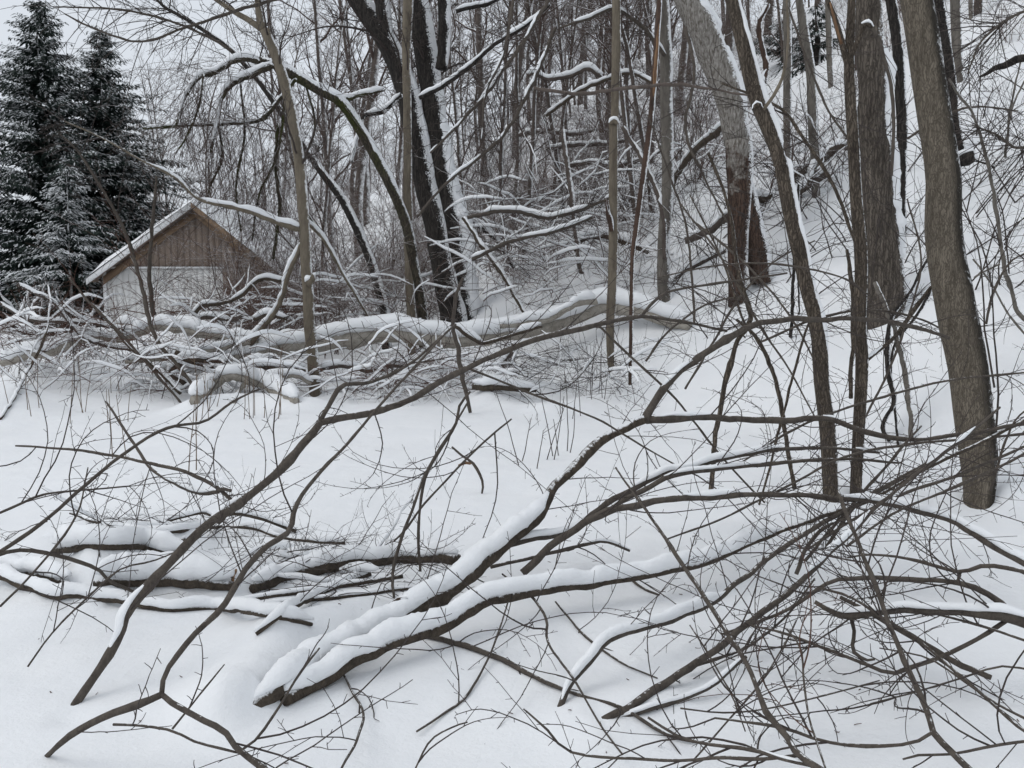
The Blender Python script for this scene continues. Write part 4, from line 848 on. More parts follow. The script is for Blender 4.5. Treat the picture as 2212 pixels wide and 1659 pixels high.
sapling('bent_sapling', 'long sapling rising from lower left with its tip bowed far right', 'bent sapling', [
    dict(sink=1, p=[(147, 1545), (190, 1480), (232, 1415), (258, 1365), (275, 1320), (330, 1258), (430, 1150), (520, 1085), (600, 1020), (660, 955), (692, 913)], Y=[3.25, 3.6, 4.3], w=[18, 19, 20, 20, 19, 18, 16], jit=.25, snow=15, gaps=.2, son=(.14, .36), tw=20, L=.5),
    dict(p=[(470, 1124), (500, 1100), (528, 1080)], Y=[3.85, 3.95], w=[18, 20, 18], snow=14, gaps=0),
    dict(p=[(690, 914), (740, 903), (790, 895), (880, 866), (940, 832), (1000, 800), (1100, 755), (1180, 728), (1250, 712), (1320, 695), (1385, 684), (1440, 690), (1500, 700), (1570, 715)], Y=[4.3, 5.0, 5.7], w=[15, 14, 13, 11, 8, 5], jit=.3, snow=5, gaps=.75, tw=46, L=.7),
    dict(p=[(690, 912), (715, 868), (740, 833), (790, 828), (851, 806), (900, 775), (940, 740), (985, 700)], Y=[4.3, 4.9], w=[10, 9, 6, 4], tw=16, L=.5),
    dict(p=[(1385, 684), (1400, 665), (1430, 638), (1466, 625), (1600, 605), (1700, 590)], Y=[5.5, 6], w=[7, 6, 4], tw=12, L=.6),
    dict(p=[(1290, 700), (1345, 755), (1427, 830), (1478, 884), (1568, 998), (1652, 1086)], Y=[5.4, 5.2], w=[5, 5, 4], tw=12, L=.4),
    dict(p=[(1012, 796), (1087, 826), (1160, 855), (1238, 884), (1306, 914), (1407, 975), (1470, 1010)], Y=[5.0, 5.0], w=[5, 5, 4, 3], tw=14, L=.4)], seed=2)
sapling('bent_sapling', 'forked dark sapling in the bottom left corner', 'bent sapling', [
    dict(sink=1, p=[(95, 1640), (125, 1610), (160, 1583), (230, 1547), (300, 1522), (350, 1500)], Y=[2.86, 2.75], w=[12, 15, 17, 16], jit=.3, tw=3, L=.3),
    dict(p=[(349, 1500), (357, 1457), (388, 1410), (421, 1370), (472, 1322), (505, 1275), (526, 1235), (573, 1184), (623, 1147), (637, 1100), (657, 1062), (700, 1010), (745, 965), (810, 887), (902, 786), (960, 722)], Y=[2.75, 3.2, 3.8, 4.6], w=[13, 13, 14, 13, 11, 8, 6, 5], jit=.3, tw=36, L=.5),
    dict(p=[(350, 1500), (380, 1525), (420, 1547), (480, 1575), (505, 1610), (530, 1630), (570, 1662), (640, 1720)], Y=[2.75, 2.55, 2.4], w=[13, 13, 15, 16], jit=.3, tw=5, L=.4),
    dict(p=[(245, 1565), (310, 1568), (370, 1578), (420, 1602), (470, 1615), (510, 1625)], Y=[2.75, 2.6], w=[6, 6, 5], tw=5, L=.25),
    dict(p=[(525, 1618), (560, 1590), (600, 1530), (650, 1450), (690, 1400)], Y=[2.6, 3.0], w=[6, 6, 4], tw=5, L=.3),
    dict(p=[(372, 1575), (420, 1515), (460, 1465), (485, 1435)], Y=[2.75, 2.9], w=[5, 4, 3], tw=2, L=.2)], seed=3)
sapling('thin_branch', 'thin bowed branch entering at the left edge', 'branch', [
    dict(p=[(-40, 1215), (0, 1198), (50, 1189), (135, 1204), (216, 1231), (236, 1255), (286, 1277), (310, 1290)], Y=[3.9, 4.3], w=[9, 9, 8, 5], tw=10, L=.4)], seed=4)
sapling('thin_branch', 'thin branch climbing from the left edge over the open snow', 'branch', [
    dict(p=[(-30, 1210), (7, 1187), (67, 1147), (125, 1100), (253, 992), (354, 928), (441, 909), (505, 867), (560, 840)], Y=[3.7, 4.6], w=[9, 9, 8, 6, 3], tw=22, L=.5)], seed=5)
sapling('thin_branch', 'thin branch sloping down right from the left side to the snow ball', 'branch', [
    dict(p=[(34, 963), (120, 968), (209, 978), (310, 998), (398, 1018), (472, 1055), (505, 1086)], Y=[5.2, 4.4], w=[4, 6, 8, 8], tw=22, L=.55),
    dict(p=[(229, 867), (260, 915), (293, 965), (330, 1015), (380, 1045), (431, 1066), (472, 1062)], Y=[5.6, 4.6], w=[4, 6, 8, 8], snow=7, gaps=.3, son=(.55, 1), tw=8, L=.4),
    dict(p=[(470, 1060), (482, 1056), (498, 1060)], Y=[4.45, 4.4], w=[8, 8, 8], snow=34, gaps=0)], seed=6)
sapling('thin_branch', 'twig fan low at the left edge', 'branch', [
    dict(p=[(-30, 1120), (30, 1095), (90, 1070), (160, 1060), (280, 1050)], Y=[3.9, 4.3], w=[6, 5, 3], tw=24, L=.5),
    dict(p=[(0, 1310), (60, 1250), (120, 1180), (170, 1100), (190, 1010)], Y=[3.4, 4.0], w=[5, 5, 3], tw=16, L=.45),
    dict(p=[(60, 1440), (110, 1370), (190, 1290), (260, 1230), (330, 1212), (385, 1190)], Y=[3.2, 3.8], w=[4, 4, 3], tw=8, L=.3)], seed=7)
sapling('thin_branch', 'pair of thin dark stems hanging upright in the middle foreground', 'branch', [
    dict(p=[(1016, 846), (992, 877), (982, 921), (935, 998), (912, 1056), (905, 1150), (908, 1235)], Y=[5.0, 4.7], w=[5, 7, 6, 6], tw=12, L=.4),
    dict(p=[(1010, 870), (975, 930), (940, 985), (905, 1060), (888, 1109), (861, 1181), (848, 1235), (851, 1290)], Y=[4.9, 4.5], w=[4, 5, 7, 6], tw=12, L=.4),
    dict(p=[(1105, 905), (1040, 960), (980, 1020), (920, 1085), (880, 1140), (850, 1170)], Y=[5.0, 4.7], w=[4, 5, 4], tw=10, L=.4)], seed=8)
sapling('dark_stick', 'crooked dark stick standing in the snow before the brush', 'stick', [
    dict(p=[(1016, 892), (1008, 855), (999, 820), (989, 752), (979, 698), (985, 640), (1000, 600)], Y=[None, 11.2], w=[7, 10, 9, 8, 5], snow=8, gaps=.6, tw=8, L=.7, r=.004)], seed=9)
sapling('dark_stick', 'small bent stick with a dry leaf in the open snow', 'stick', [
    dict(p=[(1041, 1066), (1043, 1039), (1023, 1002), (1000, 985), (976, 965)], Y=[None, 7.2], w=[4, 6, 6, 4], tw=3, L=.15),
    dict(p=[(990, 1006), (1003, 1000), (1018, 1002)], Y=[6.9, 6.9], w=[4, 8, 3], mat='torn')], seed=10)
# right-hand tangle
sapling('bent_sapling', 'tree at the right edge with boughs bowed left over the snow', 'bent sapling', [
    dict(p=[(2290, 1370), (2212, 1340), (2175, 1331), (2107, 1327), (2040, 1321), (1972, 1318), (1915, 1322), (1837, 1330), (1800, 1322), (1760, 1300)], Y=[3.3, 3.4, 3.6], w=[34, 30, 22, 20, 18, 15, 9], snow=10, gaps=.35, tw=26, L=.5),
    dict(p=[(2185, 1325), (2165, 1305), (2147, 1290), (2110, 1272), (2073, 1262), (2020, 1255), (1972, 1252), (1900, 1248), (1837, 1248), (1787, 1259), (1703, 1316), (1632, 1345), (1560, 1370)], Y=[3.38, 3.6, 3.8], w=[16, 13, 12, 10, 8, 6], snow=5, gaps=.6, tw=30, L=.5),
    dict(p=[(2181, 1336), (2124, 1372), (2040, 1414), (1972, 1440), (1925, 1454), (1860, 1430), (1780, 1400), (1700, 1370), (1620, 1350)], Y=[3.36, 3.3, 3.5], w=[10, 10, 9, 7, 5], tw=26, L=.45),
    dict(p=[(1815, 1290), (1888, 1329), (1938, 1356), (2006, 1396), (2073, 1434), (2141, 1464)], Y=[3.7, 3.3], w=[9, 12, 14, 13, 12], snow=7, gaps=.5, tw=12, L=.35),
    dict(p=[(2260, 1260), (2212, 1236), (2160, 1225), (2125, 1222), (2075, 1236), (2020, 1222), (1950, 1205), (1880, 1198), (1830, 1205)], Y=[3.6, 3.9], w=[10, 10, 8, 6, 4], tw=18, L=.4),
    dict(p=[(2075, 1236), (2068, 1255)], Y=[3.75, 3.7], w=[7, 6]),
    dict(p=[(1837, 1330), (1845, 1370), (1842, 1405), (1870, 1425), (1890, 1424)], Y=[3.6, 3.5], w=[9, 8, 5], tw=2, L=.2),
    dict(p=[(2260, 1400), (2180, 1372), (2080, 1340), (1990, 1320)], Y=[3.2, 3.5], w=[6, 6, 4], tw=10, L=.4)], seed=11)
sapling('bent_sapling', 'straight stem slanting up right from the snow, lowest of the right tangle', 'bent sapling', [
    dict(sink=1, p=[(1279, 1566), (1330, 1540), (1363, 1525), (1467, 1457), (1530, 1412), (1578, 1376), (1632, 1334), (1703, 1282), (1770, 1218), (1854, 1134), (1888, 1100), (1960, 1040), (2060, 965), (2160, 880)], Y=[3.15, 3.6, 4.2, 4.9], w=[17, 18, 16, 14, 12, 10, 7, 5], snow=8, gaps=.55, tw=30, L=.5),
    dict(sink=1, p=[(1300, 1563), (1390, 1535), (1478, 1505), (1534, 1484), (1592, 1434), (1612, 1418)], Y=[3.16, 3.4], w=[14, 12, 11, 9], snow=7, gaps=.3, tw=6, L=.3),
    dict(p=[(1480, 1445), (1560, 1420), (1620, 1395), (1700, 1330), (1760, 1250)], Y=[3.5, 3.9], w=[7, 6, 4], tw=14, L=.4)], seed=12)
sapling('bent_sapling', 'snow-lined stem slanting up right, second from the bottom of the tangle', 'bent sapling', [
    dict(sink=1, p=[(1205, 1541), (1220, 1505), (1239, 1471), (1275, 1425), (1319, 1380), (1390, 1355), (1478, 1329), (1524, 1309), (1590, 1262), (1669, 1201), (1770, 1134), (1837, 1098), (1920, 1050), (2010, 1000)], Y=[3.25, 3.7, 4.4, 4.9], w=[14, 15, 14, 13, 12, 10, 8, 5], snow=16, gaps=.15, son=(0, .42), tw=26, L=.5)], seed=13)
sapling('bent_sapling', 'dark stem crossing down to the bottom edge, left of the right tangle', 'bent sapling', [
    dict(p=[(1800, 1690), (1770, 1662), (1724, 1636), (1703, 1599), (1655, 1541), (1645, 1511), (1608, 1424), (1534, 1309), (1467, 1211), (1440, 1168), (1400, 1110), (1330, 1010)], Y=[2.25, 2.6, 3.2, 4.0], w=[17, 15, 13, 11, 9, 7, 4], tw=26, L=.5),
    dict(p=[(1724, 1632), (1640, 1640), (1560, 1636), (1478, 1642), (1380, 1640), (1235, 1626), (1180, 1575), (1131, 1531)], Y=[2.4, 2.6, 2.8], w=[8, 8, 7, 5, 4], tw=16, L=.35),
    dict(p=[(1760, 1655), (1690, 1640), (1618, 1619), (1534, 1609), (1467, 1592), (1400, 1550)], Y=[2.35, 2.7], w=[9, 9, 7, 5], snow=5, gaps=.6, tw=14, L=.35)], seed=14)
sapling('bent_sapling', 'dark stem crossing down to the bottom edge, the one nearer the right', 'bent sapling', [
    dict(p=[(2120, 1690), (2093, 1662), (2056, 1626), (2018, 1588), (2009, 1548), (1992, 1504), (1965, 1450), (1938, 1386), (1911, 1319), (1871, 1211), (1834, 1120), (1810, 1060)], Y=[2.3, 2.9, 3.6], w=[16, 15, 13, 11, 10, 7], tw=28, L=.5),
    dict(p=[(2014, 1582), (1990, 1598), (1955, 1609), (1854, 1612), (1770, 1599), (1700, 1575), (1620, 1560), (1544, 1551)], Y=[2.45, 2.8], w=[8, 8, 7, 5], tw=18, L=.4),
    dict(p=[(2230, 1600), (2150, 1610), (2056, 1628), (1990, 1630), (1950, 1640)], Y=[2.5, 2.5], w=[7, 6, 4], tw=14, L=.35),
    dict(p=[(2250, 1600), (2200, 1570), (2120, 1500), (2060, 1450), (1980, 1380), (1900, 1330), (1840, 1290), (1770, 1270)], Y=[2.6, 3.6], w=[7, 7, 5], tw=20, L=.4)], seed=15)
for i, (lab, br) in enumerate([
    ('long thin branch arching from the rough trees to the right edge', [dict(p=[(1440, 1165), (1560, 1120), (1700, 1050), (1830, 985), (1960, 960), (2100, 948), (2250, 935)], Y=[4.6, 5.2], w=[4, 5, 6, 5], tw=18, L=.5)]),
    ('thin branch crossing the smooth trunk low down', [dict(p=[(1740, 1190), (1830, 1130), (1930, 1075), (2060, 1030), (2212, 965)], Y=[4.4, 4.9], w=[5, 7, 6], tw=16, L=.5), dict(p=[(1830, 1180), (1930, 1110), (2090, 1040), (2260, 960)], Y=[4.3, 4.7], w=[5, 6, 6], tw=14, L=.5)]),
    ('thin branch sweeping across the smooth trunk at middle height', [dict(p=[(1600, 1000), (1740, 915), (1900, 860), (2050, 822), (2212, 805)], Y=[5.4, 5.8], w=[4, 6, 5, 4], tw=18, L=.6)]),
    ('thin reddish shoot rising from the bottom edge through the tangle', [dict(p=[(1795, 1690), (1776, 1640), (1750, 1560), (1738, 1480), (1730, 1400), (1700, 1360)], Y=[2.3, 2.9], w=[5, 5, 4], tw=8, L=.3)]),
    ('fan of thin twigs low in the right tangle', [dict(p=[(1500, 1640), (1570, 1560), (1640, 1480), (1690, 1400), (1720, 1340)], Y=[2.7, 3.3], w=[4, 4, 3], tw=9, L=.45), dict(p=[(1470, 1530), (1560, 1540), (1660, 1530), (1790, 1500), (1900, 1470)], Y=[2.9, 3.0], w=[4, 4, 3], tw=18, L=.35), dict(p=[(1490, 1350), (1540, 1430), (1580, 1500), (1610, 1580)], Y=[3.1, 2.8], w=[3, 4, 3], tw=8, L=.4)]),
    ('thin twigs trailing to the lower right corner', [dict(p=[(2230, 1560), (2150, 1520), (2080, 1470), (2000, 1420), (1900, 1400)], Y=[2.7, 3.2], w=[6, 5, 3], tw=16, L=.4), dict(p=[(2240, 1450), (2160, 1440), (2060, 1470), (1960, 1500), (1880, 1520)], Y=[2.8, 3.0], w=[5, 4, 3], tw=16, L=.35)]),
    ('bushy twigs springing from the foot of the two rough trees', [dict(p=[(1740, 1210), (1790, 1150), (1850, 1080), (1920, 1000), (1990, 920)], Y=[4.6, 5.2], w=[7, 7, 4], tw=24, L=.5), dict(p=[(1760, 1230), (1800, 1160), (1850, 1090), (1930, 1040), (2000, 1000)], Y=[4.4, 4.8], w=[8, 7, 4], tw=24, L=.5), dict(p=[(1720, 1240), (1740, 1190), (1770, 1150), (1800, 1130)], Y=[4.5, 4.6], w=[10, 9, 6], tw=16, L=.3)]),
    ('thin branch crossing high before the patchy tree', [dict(p=[(1470, 440), (1560, 560), (1640, 700), (1700, 790), (1760, 900)], Y=[6.2, 5.6], w=[4, 5, 3], tw=14, L=.5), dict(p=[(1420, 600), (1540, 575), (1680, 570), (1820, 600), (1880, 640)], Y=[6.4, 6.2], w=[3, 4, 3], tw=16, L=.5)]),
    ('long twig dangling from the bottom centre of the fallen sapling', [dict(p=[(735, 1445), (765, 1500), (785, 1540), (770, 1600), (735, 1665)], Y=[3.6, 2.6], w=[5, 6, 6], tw=10, L=.35), dict(p=[(900, 1580), (960, 1540), (1010, 1500), (1065, 1400), (1100, 1290)], Y=[3.1, 4.0], w=[5, 5, 4], tw=12, L=.35), dict(p=[(895, 1665), (930, 1600), (980, 1570), (1010, 1560)], Y=[2.7, 2.8], w=[4, 4, 3], tw=3, L=.2)]),
    ('thin curved branch hanging below the fallen sapling, right of centre', [dict(p=[(1085, 1240), (1150, 1290), (1180, 1340), (1185, 1390), (1240, 1470), (1300, 1570), (1345, 1630)], Y=[4.4, 3.4, 2.9], w=[4, 6, 5, 4], tw=14, L=.4), dict(p=[(1200, 1300), (1260, 1370), (1340, 1430), (1420, 1465)], Y=[4.2, 3.6], w=[4, 5, 3], tw=10, L=.35)])]):
    sapling('thin_branch', lab, 'branch', br, seed=20+i, twig='redtwig' if 'reddish' in lab else 'twig')
# logs half buried on the left
sapling('rotten_log', 'dark rotten log with snow on top, its cut end at the fallen sapling', 'log', [
    dict(p=[(545, 1272), (590, 1254), (640, 1240), (733, 1222), (850, 1206), (930, 1203), (988, 1210)], Y=[5.0, 5.15, 5.25], w=[22, 26, 29, 30, 29], snow=26, gaps=0, mat='fglog'),
    dict(p=[(503, 1262), (505, 1245), (510, 1230)], Y=[4.95, 4.95], w=[5, 8, 5], mat='torn')], seed=41)
sapling('buried_log', 'long thin log half buried under snow at lower left', 'log', [
    dict(p=[(-30, 1234), (0, 1246), (60, 1268), (128, 1290), (158, 1285), (236, 1296), (303, 1309), (371, 1316), (430, 1312), (478, 1316), (573, 1328), (674, 1349)], Y=[4.55, 4.5, 4.45, 4.3], w=[16, 14, 13, 12, 9], snow=22, gaps=0, mat='fglog', tw=8, L=.3)], seed=42)
for i, (lab, pts, Y, w_, sn) in enumerate([
    ('uppermost snowy stick of the left pile, curling at its end', [(270, 1134), (280, 1146), (320, 1150), (398, 1145), (470, 1138), (539, 1140), (607, 1160), (690, 1170), (745, 1173)], (5.9, 5.7), (9, 8, 7), 12),
    ('snowy stick of the left pile crossing the bent sapling', [(395, 1168), (440, 1140), (500, 1110), (560, 1118), (640, 1148)], (5.6, 5.7), (9, 9, 7), 9),
    ('short snow-capped stick rising left in the left pile', [(340, 1132), (390, 1118), (440, 1108), (455, 1114)], (5.9, 6.0), (5, 6, 5), 10),
    ('thin snowy stick at the far left of the left pile', [(150, 1108), (190, 1122), (240, 1136), (262, 1140)], (6.0, 5.9), (5, 7, 6), 6),
    ('snowy stick pointing down left out of the twig pile', [(553, 1370), (590, 1342), (623, 1316), (680, 1290), (741, 1262), (800, 1240)], (4.35, 4.9), (9, 11, 9), 14),
    ('low dark stick under the rotten log', [(430, 1300), (520, 1296), (640, 1280), (760, 1262), (870, 1245)], (4.6, 5.0), (9, 10, 8), 6),
    ('second low dark stick under the rotten log, nearer', [(520, 1322), (620, 1300), (720, 1292), (830, 1278), (900, 1270)], (4.5, 4.7), (8, 9, 6), 6)]):
    sapling('snowy_stick', lab, 'stick', [dict(p=pts, Y=list(Y), w=list(w_), snow=sn, gaps=.15, tw=14, L=.35, mat='fglog')], seed=43+i)
sapling('buried_limb', 'upper limb of the left pile, buried in a thick roll of snow', 'log', [
    dict(p=[(118, 1192), (170, 1182), (240, 1178), (320, 1184), (400, 1200)], Y=[5.3, 5.3], w=[14, 18, 18, 16, 12], snow=46, gaps=0, var=.2, mat='fglog', tw=6)], seed=201)
sapling('buried_limb', 'thickest limb of the left pile, buried in a deep lumpy bank of snow', 'log', [
    dict(p=[(205, 1262), (270, 1256), (350, 1254), (430, 1258), (505, 1266)], Y=[4.75, 4.75], w=[18, 26, 28, 26, 22], snow=58, gaps=0, var=.2, mat='fglog', tw=6)], seed=202)
sapling('buried_limb', 'short limb under snow at the left edge of the pile', 'log', [
    dict(p=[(-40, 1226), (20, 1232), (90, 1246), (150, 1262)], Y=[4.8, 4.75], w=[16, 18, 16, 12], snow=36, gaps=0, var=.2, mat='fglog')], seed=203)
heap('pile of fine dark twigs behind the fallen sapling, left of centre', [(560, 880, 1190, 1330, 4.5, 5.3)], 8, 'twig', 75, .5, .0028, 8, .1)
heap('loose twigs heaped over the left mounds', [(100, 520, 1120, 1200, 5.2, 6.0)], 9, 'twig', 26, .5, .0026, 3, .1)

# ------------------------------------------------------------------ the woods behind: each tree a copy of one of a few kinds
def proto_tree(seed, H, r, n, lo, L, lean=.06):
    rng = np.random.default_rng(seed+3000); root = thing('woodland_tree', 'x', 'tree', (0, 0, 0))
    P = wander((0, 0, -.3), (rng.normal(0, lean), rng.normal(0, lean), 1), H, 26, rng, .035, .01); R = r*np.linspace(1, .12, 27)**.8
    solid('trunk', P, R, M['back'], root, 9, .05, .25, seed)
    b = Batch(); crown_on(b, P, R, rng, n, lo, .99, L, r*.35, 4, -.012, .45, 7)
    tag(b.build('crown', M['backtwig'], root), kind='stuff'); return root
def proto_shrub(seed, n, H, mat):
    rng = np.random.default_rng(seed+4000); root = thing('woodland_shrub', 'x', 'shrub', (0, 0, 0)); b = Batch()
    for i in range(n):
        a = rng.uniform(0, 2*pi); k = rng.uniform(.1, .8)
        P = wander((rng.normal(0, .25), rng.normal(0, .25), -.1), (cos(a)*k, sin(a)*k, 1), H*rng.uniform(.6, 1.1), 12, rng, .10, -.055); rr = rng.uniform(.007, .02)
        b.tube(P, np.linspace(rr, rr*.25, 13), 4)
        T = np.gradient(P, axis=0)
        for _ in range(9):
            g = rng.uniform(.2, 1)*12; q = min(int(g), 11); W = wander(P[q], side_dir(T[q], rng, rng.uniform(.5, 1.1)), H*rng.uniform(.15, .4), 7, rng, .13, -.07); b.tube(W, np.linspace(rr*.4, .003, 8), 3)
            twigs_on(b, W, 4, H*.14, .0035, rng, .1, 1, 2, -.05, 0)
    tag(b.build('stems', M[mat], root), kind='stuff'); return root
def copy_thing(o, loc, rz, s, label, group):
    r = o.copy(); COL.objects.link(r); r.location = loc; r.rotation_euler = (0, 0, rz); r.scale = s; r['label'] = label; r['group'] = group
    for ch in o.children:
        c = ch.copy(); COL.objects.link(c); c.parent = r
    return r
def drop(o):
    for ch in list(o.children): bpy.data.objects.remove(ch)
    bpy.data.objects.remove(o)
PT = [proto_tree(i, H, r, n, lo, L) for i, (H, r, n, lo, L) in enumerate([(17, .16, 26, .22, 3.6), (15, .12, 24, .18, 3.0), (19, .2, 26, .3, 4.2), (10, .07, 22, .15, 2.4), (13, .09, 22, .25, 2.6)])]
PS = [proto_shrub(i, n, H, m) for i, (n, H, m) in enumerate([(12, 3.2, 'backtwig'), (10, 4.2, 'redback'), (14, 2.4, 'redback'), (9, 5.0, 'backtwig')])]
rng = np.random.default_rng(4321); placed = []
WHERE = [(560, 'behind the shed'), (665, 'left of the slim tan tree'), (890, 'left of the dark twin trunks'), (1130, 'right of the dark twin trunks'),
    (1322, 'left of the broken snag'), (1440, 'right of the broken snag'), (1595, 'left of the patchy tree'), (1760, 'right of the patchy tree'),
    (2000, 'behind the ridged tree'), (9999, 'right of the smooth trunk')]
KINDS = dict()
def scatter(protos, n, xr, yr, label, group, smin, smax, gap, keep=lambda x, y, px: True):
    made = 0; tries = 0
    while made < n and tries < 20000:
        tries += 1; Y = yr[0]+(yr[1]-yr[0])*rng.random()**.8; px = rng.uniform(*xr); x = (px-CX)/FP*Y
        if not keep(x, Y, px): continue
        if any((x-a)**2+(Y-c)**2 < gap*gap for a, c in placed): continue
        placed.append((x, Y)); s = rng.uniform(smin, smax); k = int(rng.integers(len(protos)))
        where = next(t for lim, t in WHERE if px < lim); kind = KINDS.get(protos[k].name, '')
        copy_thing(protos[k], (x, Y, float(hfull(x, Y))), rng.uniform(0, 6.28), (s, s, s*rng.uniform(.9, 1.15)), (kind+' '+label+', '+where).strip(), group); made += 1
for o, t in zip(PT+PS, ('tall', 'medium', 'thick', 'low slender', 'slender', 'low grey', 'reddish', 'low reddish', 'tall grey')): KINDS[o.name] = t
not_house = lambda x, y, px: not (-16 < x < -6.5 and 25 < y < 42) and not (px < 460 and y < 60)
scatter(PT[3:], 14, (1010, 1460), (17.5, 28), 'bare tree on the open slope', 'slim trees on the open slope', .7, 1.0, .9, not_house)
scatter(PT, 34, (640, 1560), (22, 50), 'bare tree in the nearer woods', 'woods in the middle distance', .8, 1.15, 1.3, not_house)
scatter(PT, 46, (600, 1700), (50, 110), 'bare tree near the skyline', 'woods near the skyline', .8, 1.2, 1.8, not_house)
scatter(PT, 34, (1440, 2300), (20, 60), 'bare tree high on the slope', 'woods on the right slope', .8, 1.1, 2.2)
scatter(PT[:3]+PT[3:], 26, (330, 640), (46, 100), 'bare tree against the sky', 'trees behind the shed', .7, 1.0, 1.6)
scatter(PS, 58, (620, 1520), (18.5, 34), 'leafless shrub low on the hillside', 'thicket on the lower hillside', .55, 1.0, .8, not_house)
scatter(PS, 40, (560, 1560), (34, 70), 'leafless shrub among the far woods', 'thicket among the far woods', .7, 1.2, 1.2, not_house)
scatter(PS, 9, (520, 660), (19, 28), 'leafless shrub before the shed wall', 'thicket before the shed', .8, 1.2, .6, lambda x, y, px: y < 28.5)
scatter(PS, 34, (1440, 2280), (15.5, 45), 'leafless shrub on the slope', 'shrubs on the right slope', .4, .8, 1.2)
for o in PT+PS: drop(o)

# arching bare boughs of trees standing close by, crossing the woods
for i, (lab, pts, Y, w_, sn, tw) in enumerate([
    ('long bare bough arching over the conifer tops', [(660, -20), (520, 20), (400, 60), (300, 90), (200, 60), (140, 30)], (12, 10), (7, 5, 3), 0, 40),
    ('thin bough drooping before the sky left of the tan tree', [(500, 108), (430, 70), (350, 40), (250, 20), (120, 15)], (13, 11), (6, 5, 3), 0, 34),
    ('bough sweeping down from the top right of the twin trunks', [(1190, -10), (1130, 90), (1060, 190), (990, 270), (930, 330)], (13, 12), (8, 7, 4), 5, 40),
    ('dark drooping bough at the top centre', [(1110, -10), (1090, 110), (1050, 200), (1040, 300)], (12.5, 12), (7, 6, 3), 4, 34),
    ('bough slanting across the middle of the woods', [(1200, 60), (1140, 200), (1080, 300), (960, 400), (900, 470)], (15, 14), (8, 7, 4), 5, 44),
    ('snow-lined bough low between the twin trunks and the snag', [(1010, 470), (1100, 455), (1190, 470), (1290, 440), (1330, 420)], (16, 15.5), (8, 8, 5), 8, 40),
    ('second snow-lined bough low between twin trunks and snag', [(1020, 560), (1110, 520), (1200, 500), (1280, 470)], (15.5, 15), (8, 7, 5), 8, 40),
    ('bough reaching left from the pale grey trunk', [(1436, 120), (1390, 60), (1330, 20), (1270, 40), (1210, 60)], (15, 14.5), (9, 7, 4), 6, 40),
    ('bough hanging in front of the pale grey trunk', [(1480, 60), (1500, 160), (1480, 280), (1520, 380), (1570, 480)], (12, 11), (7, 6, 4), 0, 34),
    ('thin bough crossing between the rough and split trees', [(1700, 10), (1740, 120), (1790, 240), (1850, 330), (1900, 470)], (9, 8.5), (5, 5, 3), 0, 26),
    ('twiggy bough reaching in from the top right corner', [(2250, 10), (2180, 40), (2120, 90), (2090, 160)], (10, 9.5), (6, 5, 3), 0, 44),
    ('twiggy bough reaching in from the right edge above the brush', [(2260, 300), (2200, 320), (2150, 290), (2100, 270)], (9.5, 9), (6, 5, 3), 0, 40),
    ('bare bough bending low at the left over the brush', [(290, 556), (260, 480), (215, 400), (170, 330), (130, 290)], (14, 13), (8, 6, 3), 0, 30),
    ('upright dark sapling close against the white shed wall', [(337, 698), (328, 650), (323, 577), (330, 480), (338, 380)], (15.5, 15.2), (11, 9, 8, 5), 0, 26),
    ('brown sapling slanting across the white shed wall', [(438, 860), (391, 799), (334, 725), (313, 644), (290, 560), (262, 480)], (12.8, 14), (7, 8, 8, 5), 0, 26),
    ('brown branch slanting up from the left tangle', [(400, 880), (330, 800), (260, 720), (200, 660), (150, 600)], (13, 13.8), (5, 6, 4), 0, 26)]):
    sapling('bare_bough', lab, 'branch', [dict(p=pts, Y=list(Y), w=list(w_), snow=sn, gaps=.3, tw=tw, L=1.2, r=.0045, sub=5, grav=-.05, up=0, free=True)], seed=120+i, mat='fg', twig='redtwig' if 'brown' in lab else 'twig')
conifer(1765, 20, 30, 100, 'dark evergreen high on the slope behind the split tree', 6, .5, .3, .8, .8)
conifer(1690, 40, 34, 90, 'dark evergreen high on the slope right of the patchy tree', 7, .5, .3, .8, .8)
for i, (lab, pts, Y, w_, sn) in enumerate([
    ('snow-covered trunk lying high on the hillside at the centre', [(1120, 292), (1180, 284), (1240, 290), (1290, 280)], (26, 25), (8, 9, 6), 6),
    ('second snow-covered trunk lying on the hillside, left of the snag', [(1180, 322), (1240, 314), (1300, 312), (1350, 304)], (23, 22), (8, 9, 6), 6),
    ('snow-covered trunk on the hillside below the other two', [(1230, 358), (1280, 352), (1330, 360), (1385, 345)], (21, 20), (8, 9, 6), 6),
    ('leaning snow-lined pole between the snag and the pale grey trunk', [(1345, 275), (1380, 330), (1410, 390), (1432, 460), (1436, 560)], (15.5, 15), (10, 11, 10), 6),
    ('slim pole leaning left of the broken snag', [(1215, 280), (1228, 370), (1240, 460), (1256, 590)], (17, 16), (10, 11, 11), 0),
    ('short snow-topped log end under the patchy tree', [(1480, 520), (1520, 505), (1570, 470), (1590, 460)], (15.0, 14.6), (14, 15, 12), 10),
    ('snowy log lying right of the patchy tree', [(1700, 425), (1740, 405), (1790, 372)], (16, 15.6), (14, 14, 12), 12)]):
    sapling('hillside_log', lab, 'log', [dict(p=pts, Y=list(Y), w=list(w_), snow=sn, gaps=.1, tw=14, L=1.2, r=.006, sub=4)], seed=150+i, mat='back', twig='backtwig')
heap('snowy dead brush across the hillside at the centre', [(1030, 1440, 380, 560, 16.5, 22)], 10, 'backtwig', 200, 1.5, .008, 110, .3)
heap('snowy dead brush on the slope beside the patchy tree', [(1460, 1860, 300, 480, 15, 20)], 11, 'backtwig', 110, 1.2, .007, 50, .3)

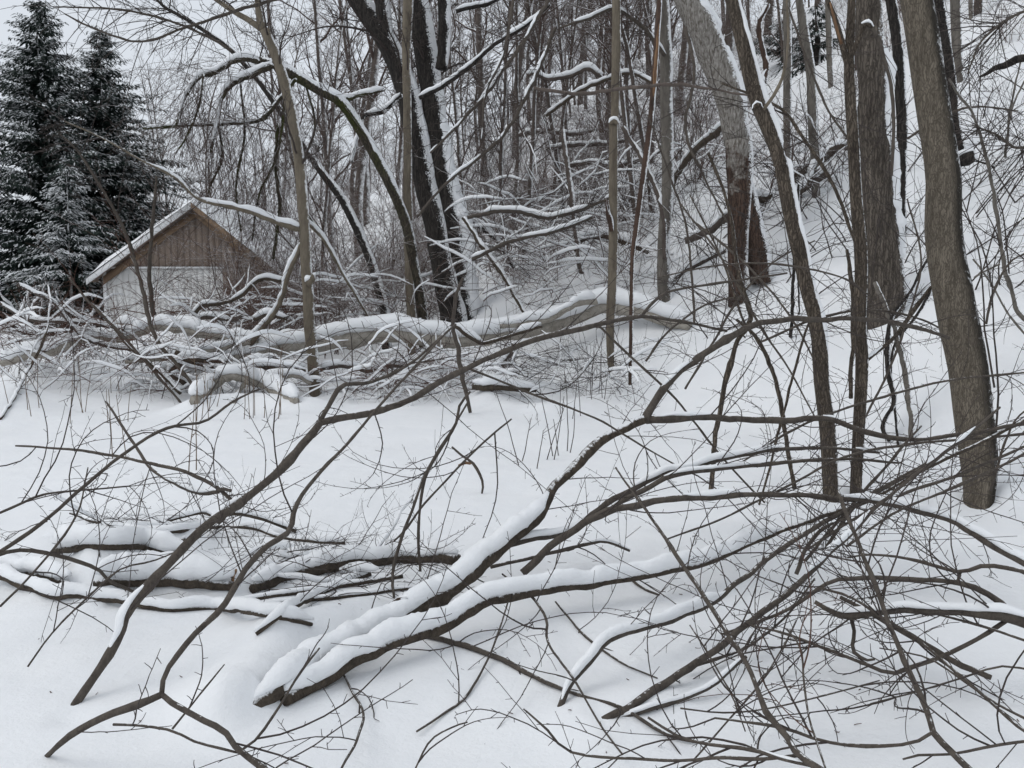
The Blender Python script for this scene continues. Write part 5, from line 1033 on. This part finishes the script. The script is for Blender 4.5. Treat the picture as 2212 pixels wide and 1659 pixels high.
# thin arching stems crossing the right-hand slope
for i, (lab, pts, Y, tw) in enumerate([
    ('thin stem crossing low left of the rough leaning tree', [(1480, 840), (1540, 740), (1600, 640), (1680, 560), (1760, 520)], (8, 8.6), 20),
    ('thin stem arching from the patchy tree down to the rough pair', [(1500, 480), (1600, 560), (1690, 660), (1760, 780), (1800, 900)], (8.4, 7), 20),
    ('thin stem sweeping right above the rough pair', [(1640, 740), (1760, 690), (1880, 670), (1990, 690), (2080, 740)], (7.6, 7.2), 22),
    ('thin stem rising past the ridged trunk', [(1870, 900), (1920, 800), (1960, 690), (1990, 560), (1960, 430)], (8.4, 9), 18),
    ('thin stem bowed over the snow right of the smooth trunk, upper', [(2130, 700), (2150, 620), (2190, 560), (2250, 540)], (8.6, 8.4), 16),
    ('thin stem bowed over the snow right of the smooth trunk, lower', [(2140, 1060), (2170, 960), (2200, 900), (2260, 860)], (6.4, 6.2), 18),
    ('tall thin whip standing right of the broken snag', [(1500, 700), (1495, 600), (1480, 480), (1440, 360), (1400, 250)], (12, 12), 22),
    ('thin crossing whip at the top of the right slope', [(1960, 300), (2040, 250), (2110, 230), (2200, 240)], (11, 10.6), 24),
    ('thin whip leaning over the open snow right of the middle', [(1395, 780), (1440, 720), (1520, 660), (1600, 640)], (9.5, 9.8), 16)]):
    sapling('thin_whip', lab, 'sapling', [dict(p=pts, Y=list(Y), w=[5, 5, 4, 3], tw=tw, L=.7, r=.0030, sub=4, free=True)], seed=180+i)
# fine reddish brush in front of the fallen tree
heap('fine reddish brush in front of the fallen tree, left of the tan tree', [(60, 640, 700, 850, 12.6, 14.0)], 12, 'redtwig', 75, 1.0, .0042, 30, .5)
heap('fine brush in front of the fallen tree, right of the tan tree', [(700, 1060, 740, 860, 12.4, 13.8)], 13, 'redtwig', 45, .9, .0042, 25, .4)
# bits of bark and twig shed on the snow
rng = np.random.default_rng(99); b = Batch()
for _ in range(60):
    g = G(rng.uniform(0, 2212), rng.uniform(1000, 1650)); a = rng.uniform(0, 6.28); l = rng.uniform(.006, .03)
    P = wander(g+np.array([0, 0, .003]), (cos(a), sin(a), .05), l, 3, rng, .25); b.tube(P, np.array([1, 1.2, 1, .6])*rng.uniform(.001, .002), 5)
o = b.build('snow_litter', M['redtwig']); tag(o, 'specks of bark and broken twig lying on the foreground snow', 'litter', None, 'stuff')
